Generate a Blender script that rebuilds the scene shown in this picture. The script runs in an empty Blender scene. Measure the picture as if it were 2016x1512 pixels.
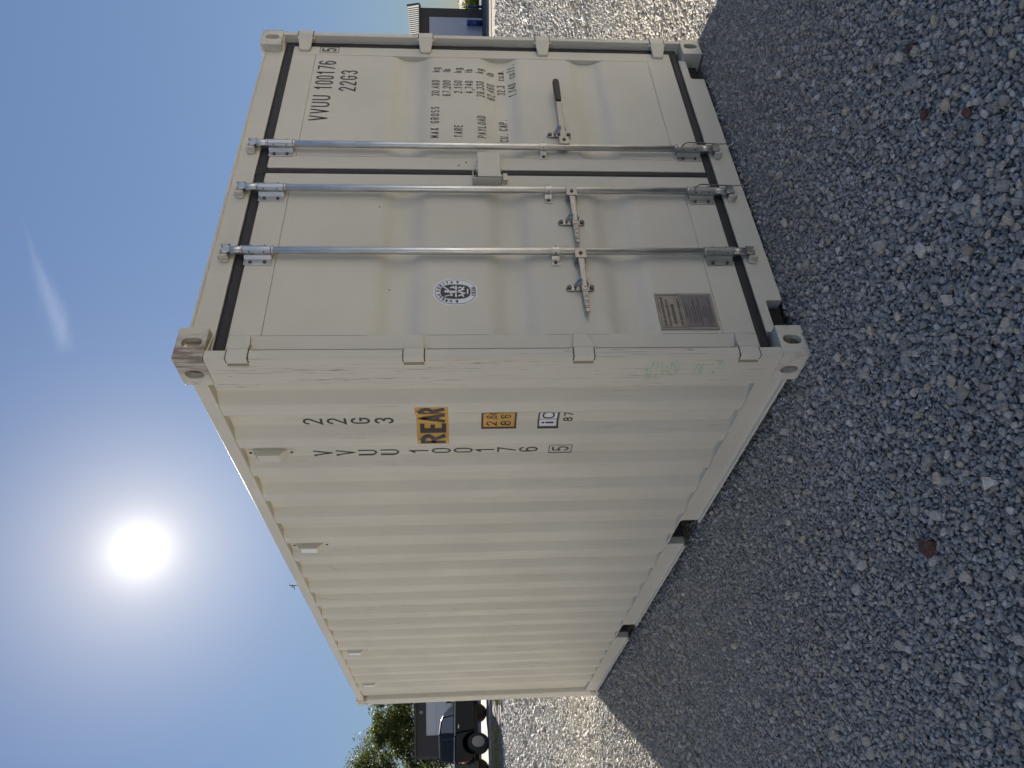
import bpy, bmesh, math, random
import numpy as np
from mathutils import Vector, Matrix

random.seed(7); RNG = np.random.default_rng(7)
scene = bpy.context.scene
COL = scene.collection
R = math.radians

# ------------------------------------------------------------------ camera
CAM = Vector((-1.79958, -2.32579, 1.45918))
YAW, PITCH, ROLL = 0.620885, -0.069943, -0.009660
fw = Vector((math.sin(YAW)*math.cos(PITCH), math.cos(YAW)*math.cos(PITCH), math.sin(PITCH)))
_r = Vector((math.cos(YAW), -math.sin(YAW), 0)); _u = _r.cross(fw)
rt = _r*math.cos(ROLL) + _u*math.sin(ROLL); up = -_r*math.sin(ROLL) + _u*math.cos(ROLL)
cam_data = bpy.data.cameras.new('camera'); cam = bpy.data.objects.new('camera', cam_data); COL.objects.link(cam)
cam_data.sensor_width = 36; cam_data.sensor_fit = 'HORIZONTAL'; cam_data.lens = 1435.03/2016*36
cam_data.clip_start = 0.05; cam_data.clip_end = 3000
# the phone was held on its side: world up points to the left of the picture
cam.matrix_world = Matrix(((-up.x, rt.x, -fw.x, CAM.x), (-up.y, rt.y, -fw.y, CAM.y), (-up.z, rt.z, -fw.z, CAM.z), (0, 0, 0, 1)))
scene.camera = cam

# ------------------------------------------------------------------ sun, sky, exposure
SUN = Vector((0.367, 0.847, 0.386)).normalized()
SKY_STRENGTH = 0.086
SUN_STRENGTH = 5.0
EXPOSURE = 1.72
sl = bpy.data.lights.new('sun', 'SUN'); sl.energy = SUN_STRENGTH; sl.angle = R(0.5); sl.color = (1.0, 0.915, 0.80)
so = bpy.data.objects.new('sun', sl); COL.objects.link(so); so.location = (10, 20, 12)
so.rotation_euler = SUN.to_track_quat('Z', 'Y').to_euler()
scene.view_settings.view_transform = 'Standard'; scene.view_settings.look = 'None'
scene.view_settings.exposure = EXPOSURE; scene.view_settings.gamma = 1.0; scene.view_settings.use_curve_mapping = False

world = bpy.data.worlds.new('World'); scene.world = world; world.use_nodes = True
wn, wl = world.node_tree.nodes, world.node_tree.links
wn.clear()
def N(nodes, t, **kw):
    n = nodes.new(t)
    for k, v in kw.items(): setattr(n, k, v)
    return n
def math_node(nodes, links, op, a, b=None, clamp=False):
    n = nodes.new('ShaderNodeMath'); n.operation = op; n.use_clamp = clamp
    for i, v in enumerate((a, b)):
        if v is None: continue
        if isinstance(v, (int, float)): n.inputs[i].default_value = v
        else: links.new(v, n.inputs[i])
    return n.outputs[0]
sky = N(wn, 'ShaderNodeTexSky', sky_type='NISHITA'); sky.sun_disc = False
sky.sun_elevation = math.asin(SUN.z); sky.sun_rotation = math.atan2(SUN.x, SUN.y)
sky.altitude = 0; sky.air_density = 0.7; sky.dust_density = 0.0; sky.ozone_density = 3.0
bg = N(wn, 'ShaderNodeBackground'); bg.inputs['Strength'].default_value = SKY_STRENGTH
out = N(wn, 'ShaderNodeOutputWorld')
geo = N(wn, 'ShaderNodeNewGeometry')
# the sun's own disc and its aureole in the hazy air round it
vm = N(wn, 'ShaderNodeVectorMath', operation='DOT_PRODUCT'); wl.new(geo.outputs['Incoming'], vm.inputs[0]); vm.inputs[1].default_value = -SUN
M_ = lambda op, a, b=None, c=False: math_node(wn, wl, op, a, b, c)
ang = M_('MULTIPLY', M_('ARCCOSINE', M_('MINIMUM', vm.outputs['Value'], 0.9999999)), 180/math.pi)
def gauss(w, p=2.0): return M_('POWER', math.e, M_('MULTIPLY', M_('POWER', M_('DIVIDE', ang, w), p), -1.0))
def tinted(val, col):
    m = N(wn, 'ShaderNodeVectorMath', operation='SCALE'); m.inputs[0].default_value = col; wl.new(val, m.inputs['Scale']); return m.outputs[0]
def vadd(a, b):
    m = N(wn, 'ShaderNodeVectorMath', operation='ADD'); wl.new(a, m.inputs[0]); wl.new(b, m.inputs[1]); return m.outputs[0]
# the same soft shoulder over the whole dome: the bright horizon is held back towards the blue above
lum = N(wn, 'ShaderNodeRGBToBW'); wl.new(sky.outputs['Color'], lum.inputs[0])
sh = N(wn, 'ShaderNodeVectorMath', operation='SCALE'); wl.new(sky.outputs['Color'], sh.inputs[0]); wl.new(M_('DIVIDE', 1.0, M_('ADD', 1.0, M_('DIVIDE', lum.outputs[0], 1.7))), sh.inputs['Scale'])
# thin veil of haze takes some of the colour out of the blue
gr = N(wn, 'ShaderNodeRGBToBW'); wl.new(sh.outputs[0], gr.inputs[0])
dm = N(wn, 'ShaderNodeMix', data_type='RGBA'); dm.inputs[0].default_value = 0.20; wl.new(sh.outputs[0], dm.inputs[6]); wl.new(gr.outputs[0], dm.inputs[7])
acc = dm.outputs[2]
for w, p, col in ((0.95, 4.0, (40, 40, 39)), (1.9, 1.7, (2.4, 2.3, 2.0)), (6.6, 1.3, (2.3, 1.9, 1.3))):
    acc = vadd(acc, tinted(gauss(w, p), col))
# one thin wisp of cirrus
CA, CB = Vector((0.644, 0.591, 0.486)).normalized(), Vector((0.556, 0.692, 0.460)).normalized()
ax = (CB-CA).normalized(); nrm = CA.cross(CB).normalized()
def dot(v):
    d = N(wn, 'ShaderNodeVectorMath', operation='DOT_PRODUCT'); wl.new(geo.outputs['Incoming'], d.inputs[0]); d.inputs[1].default_value = -v; return d.outputs['Value']
nz = N(wn, 'ShaderNodeTexNoise'); nz.inputs['Scale'].default_value = 14; nz.inputs['Detail'].default_value = 6
mp = N(wn, 'ShaderNodeMapping'); mp.inputs['Scale'].default_value = (1.0, 1.0, 3.2); wl.new(geo.outputs['Incoming'], mp.inputs['Vector']); wl.new(mp.outputs[0], nz.inputs['Vector'])
tl = M_('DIVIDE', M_('SUBTRACT', dot(ax), CA.dot(ax)), (CB-CA).dot(ax))
off = M_('ADD', dot(nrm), M_('MULTIPLY', M_('SUBTRACT', nz.outputs['Fac'], 0.5), 0.024))
wid = M_('ADD', M_('MULTIPLY', tl, 0.008), 0.0025)
band = M_('POWER', math.e, M_('MULTIPLY', M_('POWER', M_('ABSOLUTE', M_('DIVIDE', off, wid)), 2.0), -1.0))
ends = M_('MULTIPLY', M_('MULTIPLY', M_('ADD', tl, 0.1), 1.6, True), M_('MULTIPLY', M_('SUBTRACT', 1.08, tl), 6.0, True), True)
front = M_('GREATER_THAN', dot(CA), 0.5)
cl = M_('MULTIPLY', M_('MULTIPLY', band, ends), M_('MULTIPLY', front, M_('ADD', 0.25, M_('MULTIPLY', nz.outputs['Fac'], 1.1))))
acc = vadd(acc, tinted(cl, (0.42, 0.40, 0.36)))
wl.new(acc, bg.inputs['Color']); wl.new(bg.outputs[0], out.inputs['Surface'])

# ------------------------------------------------------------------ materials
def mat(name, col, rough=0.5, metal=0.0, spec=0.5):
    m = bpy.data.materials.new(name); m.use_nodes = True
    b = m.node_tree.nodes['Principled BSDF']
    b.inputs['Base Color'].default_value = (*col, 1); b.inputs['Roughness'].default_value = rough
    b.inputs['Metallic'].default_value = metal; b.inputs['Specular IOR Level'].default_value = spec
    return m
def nodes_of(m): return m.node_tree.nodes, m.node_tree.links, m.node_tree.nodes['Principled BSDF']
def noise(m, scale, detail=4, stretch=None, rough=0.5, coord='Object', distort=0.0):
    n, l, b = nodes_of(m)
    tc = n.new('ShaderNodeTexCoord'); t = n.new('ShaderNodeTexNoise')
    t.inputs['Scale'].default_value = scale; t.inputs['Detail'].default_value = detail; t.inputs['Roughness'].default_value = rough
    t.inputs['Distortion'].default_value = distort
    if stretch:
        mp = n.new('ShaderNodeMapping'); mp.inputs['Scale'].default_value = stretch
        l.new(tc.outputs[coord], mp.inputs['Vector']); l.new(mp.outputs[0], t.inputs['Vector'])
    else: l.new(tc.outputs[coord], t.inputs['Vector'])
    return t.outputs['Fac']
def ramp(m, fac, stops, interp='LINEAR'):
    n, l, b = nodes_of(m)
    r = n.new('ShaderNodeValToRGB'); r.color_ramp.interpolation = interp
    els = r.color_ramp.elements
    while len(els) > 1: els.remove(els[-1])
    els[0].position = stops[0][0]; els[0].color = (*stops[0][1], 1)
    for p, c in stops[1:]:
        e = els.new(p); e.color = (*c, 1)
    l.new(fac, r.inputs[0]); return r.outputs[0]
def mix(m, fac, a, b_, mode='MIX'):
    n, l, b = nodes_of(m)
    x = n.new('ShaderNodeMix'); x.data_type = 'RGBA'; x.blend_type = mode
    for s, v in ((x.inputs[0], fac), (x.inputs[6], a), (x.inputs[7], b_)):
        if isinstance(v, (int, float)): s.default_value = v
        elif isinstance(v, tuple): s.default_value = (*v, 1)
        else: l.new(v, s)
    return x.outputs[2]
def bump(m, h, strength, dist):
    n, l, b = nodes_of(m)
    x = n.new('ShaderNodeBump'); x.inputs['Strength'].default_value = strength; x.inputs['Distance'].default_value = dist
    l.new(h, x.inputs['Height']); l.new(x.outputs[0], b.inputs['Normal'])
def base(m, sock): nodes_of(m)[1].new(sock, nodes_of(m)[2].inputs['Base Color'])
def rgb2(m, f, lo, hi): return ramp(m, f, [(0.3, lo), (0.7, hi)])
def mm(m, op, a, b=None, c=False): return math_node(*nodes_of(m)[:2], op, a, b, c)

BEIGE = (0.625, 0.595, 0.51)
def paint(name, cracks=0.0, rust=0.0, specks=0.0, dust=0.15):
    m = mat(name, BEIGE, 0.5, 0, 0.35)
    c = rgb2(m, noise(m, 1.7, 5), tuple(v*0.94 for v in BEIGE), tuple(v*1.05 for v in BEIGE))
    # dusty film in soft vertical streaks
    c = mix(m, mm(m, 'MULTIPLY', mm(m, 'SUBTRACT', noise(m, 3.0, 6, (4, 4, 0.35)), 0.42, True), dust*4, True), c, (0.56, 0.545, 0.49))
    if cracks:
        f = noise(m, 1.0, 3, (38, 38, 0.9), 0.55, distort=0.3)
        line = ramp(m, f, [(0.490, (0, 0, 0)), (0.4995, (1, 1, 1)), (0.5035, (1, 1, 1)), (0.512, (0, 0, 0))])
        msk = ramp(m, noise(m, 1.0, 3, (6, 6, 1.3)), [(0.47, (0, 0, 0)), (0.60, (1, 1, 1))])
        c = mix(m, mm(m, 'MULTIPLY', mm(m, 'MULTIPLY', line, msk), cracks), c, (0.13, 0.10, 0.075))
    if specks:
        n, l, b = nodes_of(m)
        tc = n.new('ShaderNodeTexCoord'); v = n.new('ShaderNodeTexVoronoi'); v.inputs['Scale'].default_value = 5.5
        l.new(tc.outputs['Object'], v.inputs['Vector'])
        s = mm(m, 'MULTIPLY', mm(m, 'LESS_THAN', v.outputs['Distance'], 0.036), mm(m, 'GREATER_THAN', noise(m, 2.1, 2), 0.42))
        c = mix(m, mm(m, 'MULTIPLY', s, specks), c, (0.07, 0.06, 0.05))
    if rust:
        f = ramp(m, noise(m, 9, 8, (1, 1, 1), 0.65), [(0.50, (0, 0, 0)), (0.62, (1, 1, 1))])
        c = mix(m, mm(m, 'MULTIPLY', f, rust), c, (0.19, 0.11, 0.065))
    base(m, c)
    bump(m, mm(m, 'ADD', noise(m, 220, 2), mm(m, 'MULTIPLY', noise(m, 2.2, 3), 6.0)), 0.25, 0.0015)
    return m
P_DOOR = paint('beige_door_paint', specks=0.9, dust=0.10)
P_SIDE = paint('beige_wall_paint', cracks=0.32)
P_POST = paint('beige_post_paint', cracks=0.65)
P_CAST = paint('beige_casting_paint', rust=0.25)
P_RAIL = paint('beige_rail_paint', dust=0.2)
# the near top casting is scraped to rust across its edge
P_SCRAPE = paint('scraped_casting_paint', rust=0.35)
m = P_SCRAPE; n_, l_, b_ = nodes_of(m)
tc = n_.new('ShaderNodeTexCoord'); sx = n_.new('ShaderNodeSeparateXYZ'); l_.new(tc.outputs['Object'], sx.inputs[0])
d = mm(m, 'ADD', mm(m, 'ABSOLUTE', mm(m, 'ADD', sx.outputs['X'], 1.219)), mm(m, 'ABSOLUTE', mm(m, 'ADD', sx.outputs['Y'], 3.029)))
near = mm(m, 'MULTIPLY', mm(m, 'SUBTRACT', 0.16, d), 9.0, True)
st = ramp(m, noise(m, 1.0, 6, (50, 50, 6), 0.6), [(0.40, (0, 0, 0)), (0.6, (1, 1, 1))])
old = b_.inputs['Base Color'].links[0].from_socket
base(m, mix(m, mm(m, 'MULTIPLY', mm(m, 'MULTIPLY', near, mm(m, 'ADD', st, 0.25), True), 0.85), old, (0.17, 0.12, 0.085)))
# the near post also carries worn green paint
m = P_POST; n_, l_, b_ = nodes_of(m)
P_NEAR = m.copy(); P_NEAR.name = 'beige_near_post_paint'; m = P_NEAR; n_, l_, b_ = nodes_of(m)
tc = n_.new('ShaderNodeTexCoord'); sx = n_.new('ShaderNodeSeparateXYZ'); l_.new(tc.outputs['Object'], sx.inputs[0])
def blob(z, yc, rz, ry):
    a = mm(m, 'DIVIDE', mm(m, 'SUBTRACT', sx.outputs['Z'], z), rz); b2 = mm(m, 'DIVIDE', mm(m, 'SUBTRACT', sx.outputs['Y'], yc-3.029), ry)
    return mm(m, 'SUBTRACT', 1.0, mm(m, 'ADD', mm(m, 'POWER', mm(m, 'ABSOLUTE', a), 2.0), mm(m, 'POWER', mm(m, 'ABSOLUTE', b2), 2.0)), True)
g = mm(m, 'ADD', mm(m, 'ADD', blob(0.645, 0.115, 0.055, 0.085), blob(0.565, 0.095, 0.04, 0.06)), mm(m, 'ADD', blob(0.455, 0.10, 0.032, 0.05), blob(0.375, 0.09, 0.03, 0.06)))
gm = mm(m, 'MULTIPLY', mm(m, 'MULTIPLY', g, 1.6, True), ramp(m, noise(m, 1.0, 5, (60, 22, 60), 0.72, distort=1.2), [(0.49, (0, 0, 0)), (0.56, (1, 1, 1))]))
old = b_.inputs['Base Color'].links[0].from_socket
base(m, mix(m, mm(m, 'MULTIPLY', gm, 0.55), old, (0.22, 0.46, 0.22)))

BLACK = mat('black_lettering', (0.035, 0.033, 0.038), 0.55)
RUBBER = mat('black_rubber', (0.018, 0.017, 0.02), 0.6); bump(RUBBER, noise(RUBBER, 40, 4, (1, 1, 0.2)), 0.3, 0.002)
DARK = mat('dark_void', (0.02, 0.018, 0.016), 0.9)
GALV = mat('galvanised_steel', (0.58, 0.58, 0.57), 0.36, 1.0)
base(GALV, rgb2(GALV, noise(GALV, 30, 6, (1, 1, 0.25)), (0.46, 0.46, 0.455), (0.64, 0.64, 0.63)))
nodes_of(GALV)[1].new(ramp(GALV, noise(GALV, 26, 5, (1, 1, 0.3)), [(0.3, (0.28,)*3), (0.7, (0.46,)*3)]), nodes_of(GALV)[2].inputs['Roughness'])
bump(GALV, noise(GALV, 60, 4, (1, 1, 0.4)), 0.12, 0.002)
CHROME = mat('polished_steel', (0.36, 0.36, 0.375), 0.22, 1.0); bump(CHROME, noise(CHROME, 70, 3), 0.15, 0.002)
BOLT = mat('dark_bolt', (0.12, 0.12, 0.13), 0.5, 0.8)
GRIP = mat('black_grip', (0.02, 0.02, 0.02), 0.55)
YELLOW = mat('yellow_sticker', (0.62, 0.34, 0.045), 0.5); base(YELLOW, rgb2(YELLOW, noise(YELLOW, 9, 5), (0.56, 0.30, 0.04), (0.66, 0.37, 0.06)))
WHITE = mat('white_sticker', (0.74, 0.75, 0.80), 0.45)
PLATE = mat('dull_metal_plate', (0.25, 0.22, 0.19), 0.55, 0.5); base(PLATE, rgb2(PLATE, noise(PLATE, 30, 5), (0.27, 0.245, 0.215), (0.37, 0.34, 0.30)))
PLATE_D = mat('dark_plate_field', (0.19, 0.18, 0.185), 0.55, 0.4)
PLATE_L = mat('plate_embossing', (0.125, 0.113, 0.105), 0.6, 0.2)
RUSTY = mat('rusty_steel', (0.16, 0.085, 0.05), 0.85); base(RUSTY, rgb2(RUSTY, noise(RUSTY, 30, 5), (0.08, 0.05, 0.035), (0.24, 0.13, 0.08)))

# ------------------------------------------------------------------ object helpers
ORIG = {}
def tag(o, label=None, cat=None, group=None, kind=None):
    for k, v in (('label', label), ('category', cat), ('group', group), ('kind', kind)):
        if v: o[k] = v
    return o
def thing(name, loc, rz=0.0, label=None, cat=None, group=None):
    o = bpy.data.objects.new(name, None); COL.objects.link(o); o.empty_display_size = 0.2
    o.location = loc; o.rotation_euler = (0, 0, rz); ORIG[o.name] = Vector((0, 0, 0))
    return tag(o, label, cat, group)
class MB:
    def __init__(self): self.v = []; self.f = []; self.m = []; self.s = []; self.cur = 0; self.sm = False
    def add(self, vs, fs):
        k = len(self.v); self.v += [tuple(p) for p in vs]
        for f in fs: self.f.append([i+k for i in f]); self.m.append(self.cur); self.s.append(self.sm)
        return self
    def box(self, x0, x1, y0, y1, z0, z1):
        x0, x1 = min(x0, x1), max(x0, x1); y0, y1 = min(y0, y1), max(y0, y1); z0, z1 = min(z0, z1), max(z0, z1)
        return self.add([(x0,y0,z0),(x1,y0,z0),(x1,y1,z0),(x0,y1,z0),(x0,y0,z1),(x1,y0,z1),(x1,y1,z1),(x0,y1,z1)],
                        [(0,3,2,1),(4,5,6,7),(0,1,5,4),(1,2,6,5),(2,3,7,6),(3,0,4,7)])
    def loft(self, rings, closed=True, caps=True):
        n = len(rings[0]); vs = [p for r in rings for p in r]; fs = []
        for i in range(len(rings)-1):
            for j in range(n if closed else n-1):
                a, b = i*n+j, i*n+(j+1) % n
                fs.append((a, b, b+n, a+n))
        self.add(vs, fs)
        if caps:
            k = len(self.v)-len(vs); s = self.sm; self.sm = False
            for idx in (list(range(n))[::-1], [(len(rings)-1)*n+j for j in range(n)]):
                self.f.append([i+k for i in idx]); self.m.append(self.cur); self.s.append(False)
            self.sm = s
        return self
    def prism(self, poly, axis, a0, a1):
        P = {'z': lambda p, a: (p[0], p[1], a), 'y': lambda p, a: (p[0], a, p[1]), 'x': lambda p, a: (a, p[0], p[1])}[axis]
        return self.loft([[P(p, a0) for p in poly], [P(p, a1) for p in poly]])
    def cyl(self, p0, p1, r, n=12, r1=None, smooth=True):
        p0, p1 = Vector(p0), Vector(p1); d = (p1-p0).normalized(); a = d.orthogonal().normalized(); b = d.cross(a)
        s = self.sm; self.sm = smooth
        rr = [[p+(a*math.cos(t)+b*math.sin(t))*q for t in [2*math.pi*i/n for i in range(n)]] for p, q in ((p0, r), (p1, r if r1 is None else r1))]
        self.loft(rr); self.sm = s; return self
    def tube(self, pts, r, n=6):
        pts = [Vector(p) for p in pts]; rings = []; a = None
        for i, p in enumerate(pts):
            d = (pts[min(i+1, len(pts)-1)]-pts[max(i-1, 0)]).normalized()
            a = d.orthogonal().normalized() if a is None else (a-d*a.dot(d)).normalized(); b = d.cross(a)
            q = r[i] if isinstance(r, (list, tuple)) else r
            rings.append([p+(a*math.cos(t)+b*math.sin(t))*q for t in [2*math.pi*k/n for k in range(n)]])
        s = self.sm; self.sm = True; self.loft(rings); self.sm = s; return self
    def build(self, name, mats, parent=None, bevel=0, seg=2, fix=True, kind=None, label=None):
        mats = mats if isinstance(mats, (list, tuple)) else [mats]
        me = bpy.data.meshes.new(name); o_ = ORIG.get(parent.name, Vector((0,0,0))) if parent else Vector((0,0,0))
        me.from_pydata([(x-o_.x, y-o_.y, z-o_.z) for x, y, z in self.v], [], self.f)
        for mt in mats: me.materials.append(mt)
        me.polygons.foreach_set('material_index', self.m); me.polygons.foreach_set('use_smooth', self.s)
        if fix:
            bm = bmesh.new(); bm.from_mesh(me); bmesh.ops.recalc_face_normals(bm, faces=bm.faces); bm.to_mesh(me); bm.free()
        me.update()
        ob = bpy.data.objects.new(name, me); COL.objects.link(ob)
        if parent: ob.parent = parent; ORIG[ob.name] = o_
        if bevel:
            b = ob.modifiers.new('bevel', 'BEVEL'); b.width = bevel; b.segments = seg; b.limit_method = 'ANGLE'; b.angle_limit = R(40); b.harden_normals = False
        if kind: ob['kind'] = kind
        if label: ob['label'] = label
        return ob
def link_mesh(name, me, parent, kind=None):
    ob = bpy.data.objects.new(name, me); COL.objects.link(ob); ob.parent = parent; ORIG[ob.name] = ORIG.get(parent.name, Vector((0,0,0)))
    if kind: ob['kind'] = kind
    return ob

# ------------------------------------------------------------------ stroke lettering (condensed stencil face)
def A(cx, cy, rx, ry, a0, a1, n=9): return [(cx+rx*math.cos(R(a0+(a1-a0)*i/n)), cy+ry*math.sin(R(a0+(a1-a0)*i/n))) for i in range(n+1)]
O_ = A(.5,.72,.5,.28,0,180)+A(.5,.28,.5,.28,180,360)+[(1,.72)]
GL = {
'0': [O_], 'O': [O_], '1': [[(.12,.76),(.55,1),(.55,0)]], '2': [A(.5,.74,.48,.26,175,-25)+[(0,.0),(1,0)]],
'3': [A(.47,.76,.47,.24,165,-90), A(.47,.26,.5,.26,90,-165)], '4': [[(.72,0),(.72,1),(0,.28),(1,.28)]],
'5': [[(.95,1),(.08,1),(.04,.54)]+A(.48,.32,.5,.32,135,-160)], '6': [A(.5,.3,.5,.3,180,540,14), A(.5,.72,.5,.28,20,180)+[(0,.3)]],
'7': [[(0,1),(1,1),(.3,0)]], '8': [A(.5,.765,.44,.235,90,450,14), A(.5,.265,.5,.265,90,450,14)],
'A': [[(0,0),(.5,1),(1,0)],[(.2,.3),(.8,.3)]], 'B': [[(0,0),(0,1),(.5,1)]+A(.55,.76,.4,.24,90,-90)+[(0,.52)],[(.5,.52)]+A(.55,.26,.45,.26,90,-90)+[(0,0)]],
'C': [A(.5,.72,.5,.28,15,180)+A(.5,.28,.5,.28,180,345)], 'D': [[(0,0),(0,1),(.4,1)]+A(.45,.7,.55,.3,90,0)+A(.45,.3,.55,.3,0,-90)+[(0,0)]],
'E': [[(1,1),(0,1),(0,0),(1,0)],[(0,.52),(.8,.52)]], 'G': [A(.5,.72,.5,.28,15,180)+A(.5,.28,.5,.28,180,360)+[(1,.48),(.55,.48)]],
'I': [[(.5,0),(.5,1)]], 'L': [[(0,1),(0,0),(1,0)]], 'M': [[(0,0),(0,1),(.5,.3),(1,1),(1,0)]],
'P': [[(0,0),(0,1),(.5,1)]+A(.5,.74,.5,.26,90,-90)+[(0,.48)]], 'R': [[(0,0),(0,1),(.5,1)]+A(.5,.75,.5,.25,90,-90)+[(0,.5)],[(.5,.5),(1,0)]],
'S': [A(.5,.74,.48,.26,25,250)+A(.5,.26,.5,.26,70,-160)], 'T': [[(0,1),(1,1)],[(.5,1),(.5,0)]],
'U': [[(0,1),(0,.3)]+A(.5,.28,.5,.28,180,360)+[(1,1)]], 'V': [[(0,1),(.5,0),(1,1)]], 'X': [[(0,0),(1,1)],[(0,1),(1,0)]], 'Y': [[(0,1),(.5,.5),(1,1)],[(.5,.5),(.5,0)]],
'.': [[(.4,0),(.4,.09)]], ',': [[(.5,.09),(.4,-.12)]], "'": [[(.5,1),(.4,.8)]],
'k': [[(0,0),(0,1)],[(.9,.68),(.05,.3)],[(.3,.42),(1,0)]], 'g': [A(.48,.36,.48,.34,0,360,12),[(.96,.7),(.96,-.1)]+A(.5,-.1,.46,.2,0,-150,6)],
'l': [[(.3,0),(.3,1)]], 'b': [[(0,1),(0,0)], A(.5,.34,.5,.34,180,540,12)], 'c': [A(.5,.34,.5,.34,45,315)], 'u': [[(0,.68),(0,.25)]+A(.5,.25,.5,.25,180,360)+[(1,.68)],[(1,.4),(1,0)]],
'm': [[(0,0),(0,.68)],[(0,.5)]+A(.25,.48,.25,.2,180,0,6)+[(.5,0)],[(.5,.5)]+A(.75,.48,.25,.2,180,0,6)+[(1,0)]],
'f': [[(.3,0),(.3,.8)]+A(.65,.8,.35,.2,180,70,5),[(0,.64),(.75,.64)]], 't': [[(.4,.95),(.4,.2)]+A(.7,.2,.3,.2,180,290,5),[(.05,.66),(.85,.66)]],
'i': [[(.5,0),(.5,.62)],[(.5,.82),(.5,.95)]], 'o': [A(.5,.34,.5,.34,0,360,12)],
}
def ribbon(mb, pts, th, mapf, sub=0.005):
    P = [Vector(p) for p in pts]; Q = [P[0]]
    for a, b in zip(P, P[1:]):
        n = max(1, int((b-a).length/sub))
        Q += [a+(b-a)*(i+1)/n for i in range(n)]
    L = []
    for i, p in enumerate(Q):
        d0 = (Q[i]-Q[i-1]).normalized() if i else (Q[1]-Q[0]).normalized()
        d1 = (Q[i+1]-Q[i]).normalized() if i < len(Q)-1 else d0
        if i == 0 and (Q[0]-Q[-1]).length < 1e-6 and len(Q) > 3: d0 = (Q[-1]-Q[-2]).normalized()
        if i == len(Q)-1 and (Q[0]-Q[-1]).length < 1e-6 and len(Q) > 3: d1 = (Q[1]-Q[0]).normalized()
        t = (d0+d1); t = t.normalized() if t.length > 1e-4 else d0
        n = Vector((-t.y, t.x)); c = max(0.45, n.dot(Vector((-d0.y, d0.x))))
        n = n*(th/2/c)
        e = (-d1*th*0.3 if i == 0 else d0*th*0.3 if i == len(Q)-1 else Vector((0, 0)))
        L.append((p+n+e, p-n+e))
    vs = [mapf(q) for pr in L for q in pr]
    mb.add(vs, [(2*i, 2*i+1, 2*i+3, 2*i+2) for i in range(len(L)-1)])
def glyph(mb, ch, x, y, w, h, th, surf, rot=0.0, up_=0):
    c, s = math.cos(rot), math.sin(rot)
    for k, st in enumerate(GL.get(ch, [])):
        pts = []
        for px, py in st:
            a = th/2+px*(w-th); b = th/2+py*(h-th); pts.append((x+a*c-b*s, y+a*s+b*c))
        ribbon(mb, pts, th, lambda q, k=k: surf(q.x, q.y, 0.0004+0.00012*k))
def text(mb, s, x, y, w, h, th, adv, surf, right=None):
    A_ = lambda ch: adv*(0.5 if ch in ".,'" else 0.62 if ch in 'l' else 1)
    if right is not None: x = right-sum(A_(c) for c in s)+(adv-w)
    for ch in s:
        if ch != ' ': glyph(mb, ch, x, y, (w if ch not in 'lft' else w*0.75), h, th, surf)
        x += A_(ch)
    return x

# ================================================================== GROUND
GRAV = mat('gravel_bed', (0.17, 0.165, 0.16), 0.9)
v = nodes_of(GRAV)[0].new('ShaderNodeTexVoronoi'); tcg = nodes_of(GRAV)[0].new('ShaderNodeTexCoord'); v.inputs['Scale'].default_value = 34
nodes_of(GRAV)[1].new(tcg.outputs['Object'], v.inputs['Vector'])
vv = nodes_of(GRAV)[0].new('ShaderNodeTexVoronoi'); vv.inputs['Scale'].default_value = 9; nodes_of(GRAV)[1].new(tcg.outputs['Object'], vv.inputs['Vector'])
hue = nodes_of(GRAV)[0].new('ShaderNodeSeparateColor'); nodes_of(GRAV)[1].new(v.outputs['Color'], hue.inputs[0])
base(GRAV, mix(GRAV, 0.35, ramp(GRAV, hue.outputs[0], [(0.0, (0.19, 0.175, 0.15)), (0.5, (0.34, 0.315, 0.265)), (1.0, (0.55, 0.51, 0.42))]), rgb2(GRAV, noise(GRAV, 0.35, 6), (0.27, 0.25, 0.215), (0.42, 0.385, 0.32))))
bump(GRAV, mm(GRAV, 'ADD', mm(GRAV, 'SUBTRACT', 1.0, v.outputs['Distance']), mm(GRAV, 'MULTIPLY', mm(GRAV, 'SUBTRACT', 1.0, vv.outputs['Distance']), 1.2)), 1.0, 0.03)
g = MB(); g.add([(-500,-500,-0.012),(500,-500,-0.012),(500,900,-0.012),(-500,900,-0.012)], [(0,1,2,3)])
g.build('ground', GRAV, kind='structure')

# gravel stones: eight rock shapes strewn as instances of one stuff object
STONE = mat('gravel_stone', (0.2, 0.2, 0.2), 0.75, 0, 0.4)
ns, ls, bs = nodes_of(STONE)
at = ns.new('ShaderNodeAttribute'); at.attribute_type = 'INSTANCER'; at.attribute_name = 'tint'
stone_col = ramp(STONE, at.outputs['Fac'], [(0.0, (0.262, 0.250, 0.232)), (0.30, (0.354, 0.342, 0.311)), (0.55, (0.439, 0.421, 0.384)), (0.83, (0.512, 0.488, 0.445)),
   (0.875, (0.50, 0.44, 0.335)), (0.905, (0.47, 0.415, 0.31)), (0.92, (0.54, 0.52, 0.485)), (1.0, (0.62, 0.60, 0.56))])
base(STONE, mix(STONE, 0.5, stone_col, mix(STONE, 1.0, stone_col, ramp(STONE, noise(STONE, 2.2, 5), [(0.3, (0.62,)*3), (0.7, (1.25,)*3)]), 'MULTIPLY')))
bump(STONE, noise(STONE, 5, 5), 0.35, 0.15)
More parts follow.
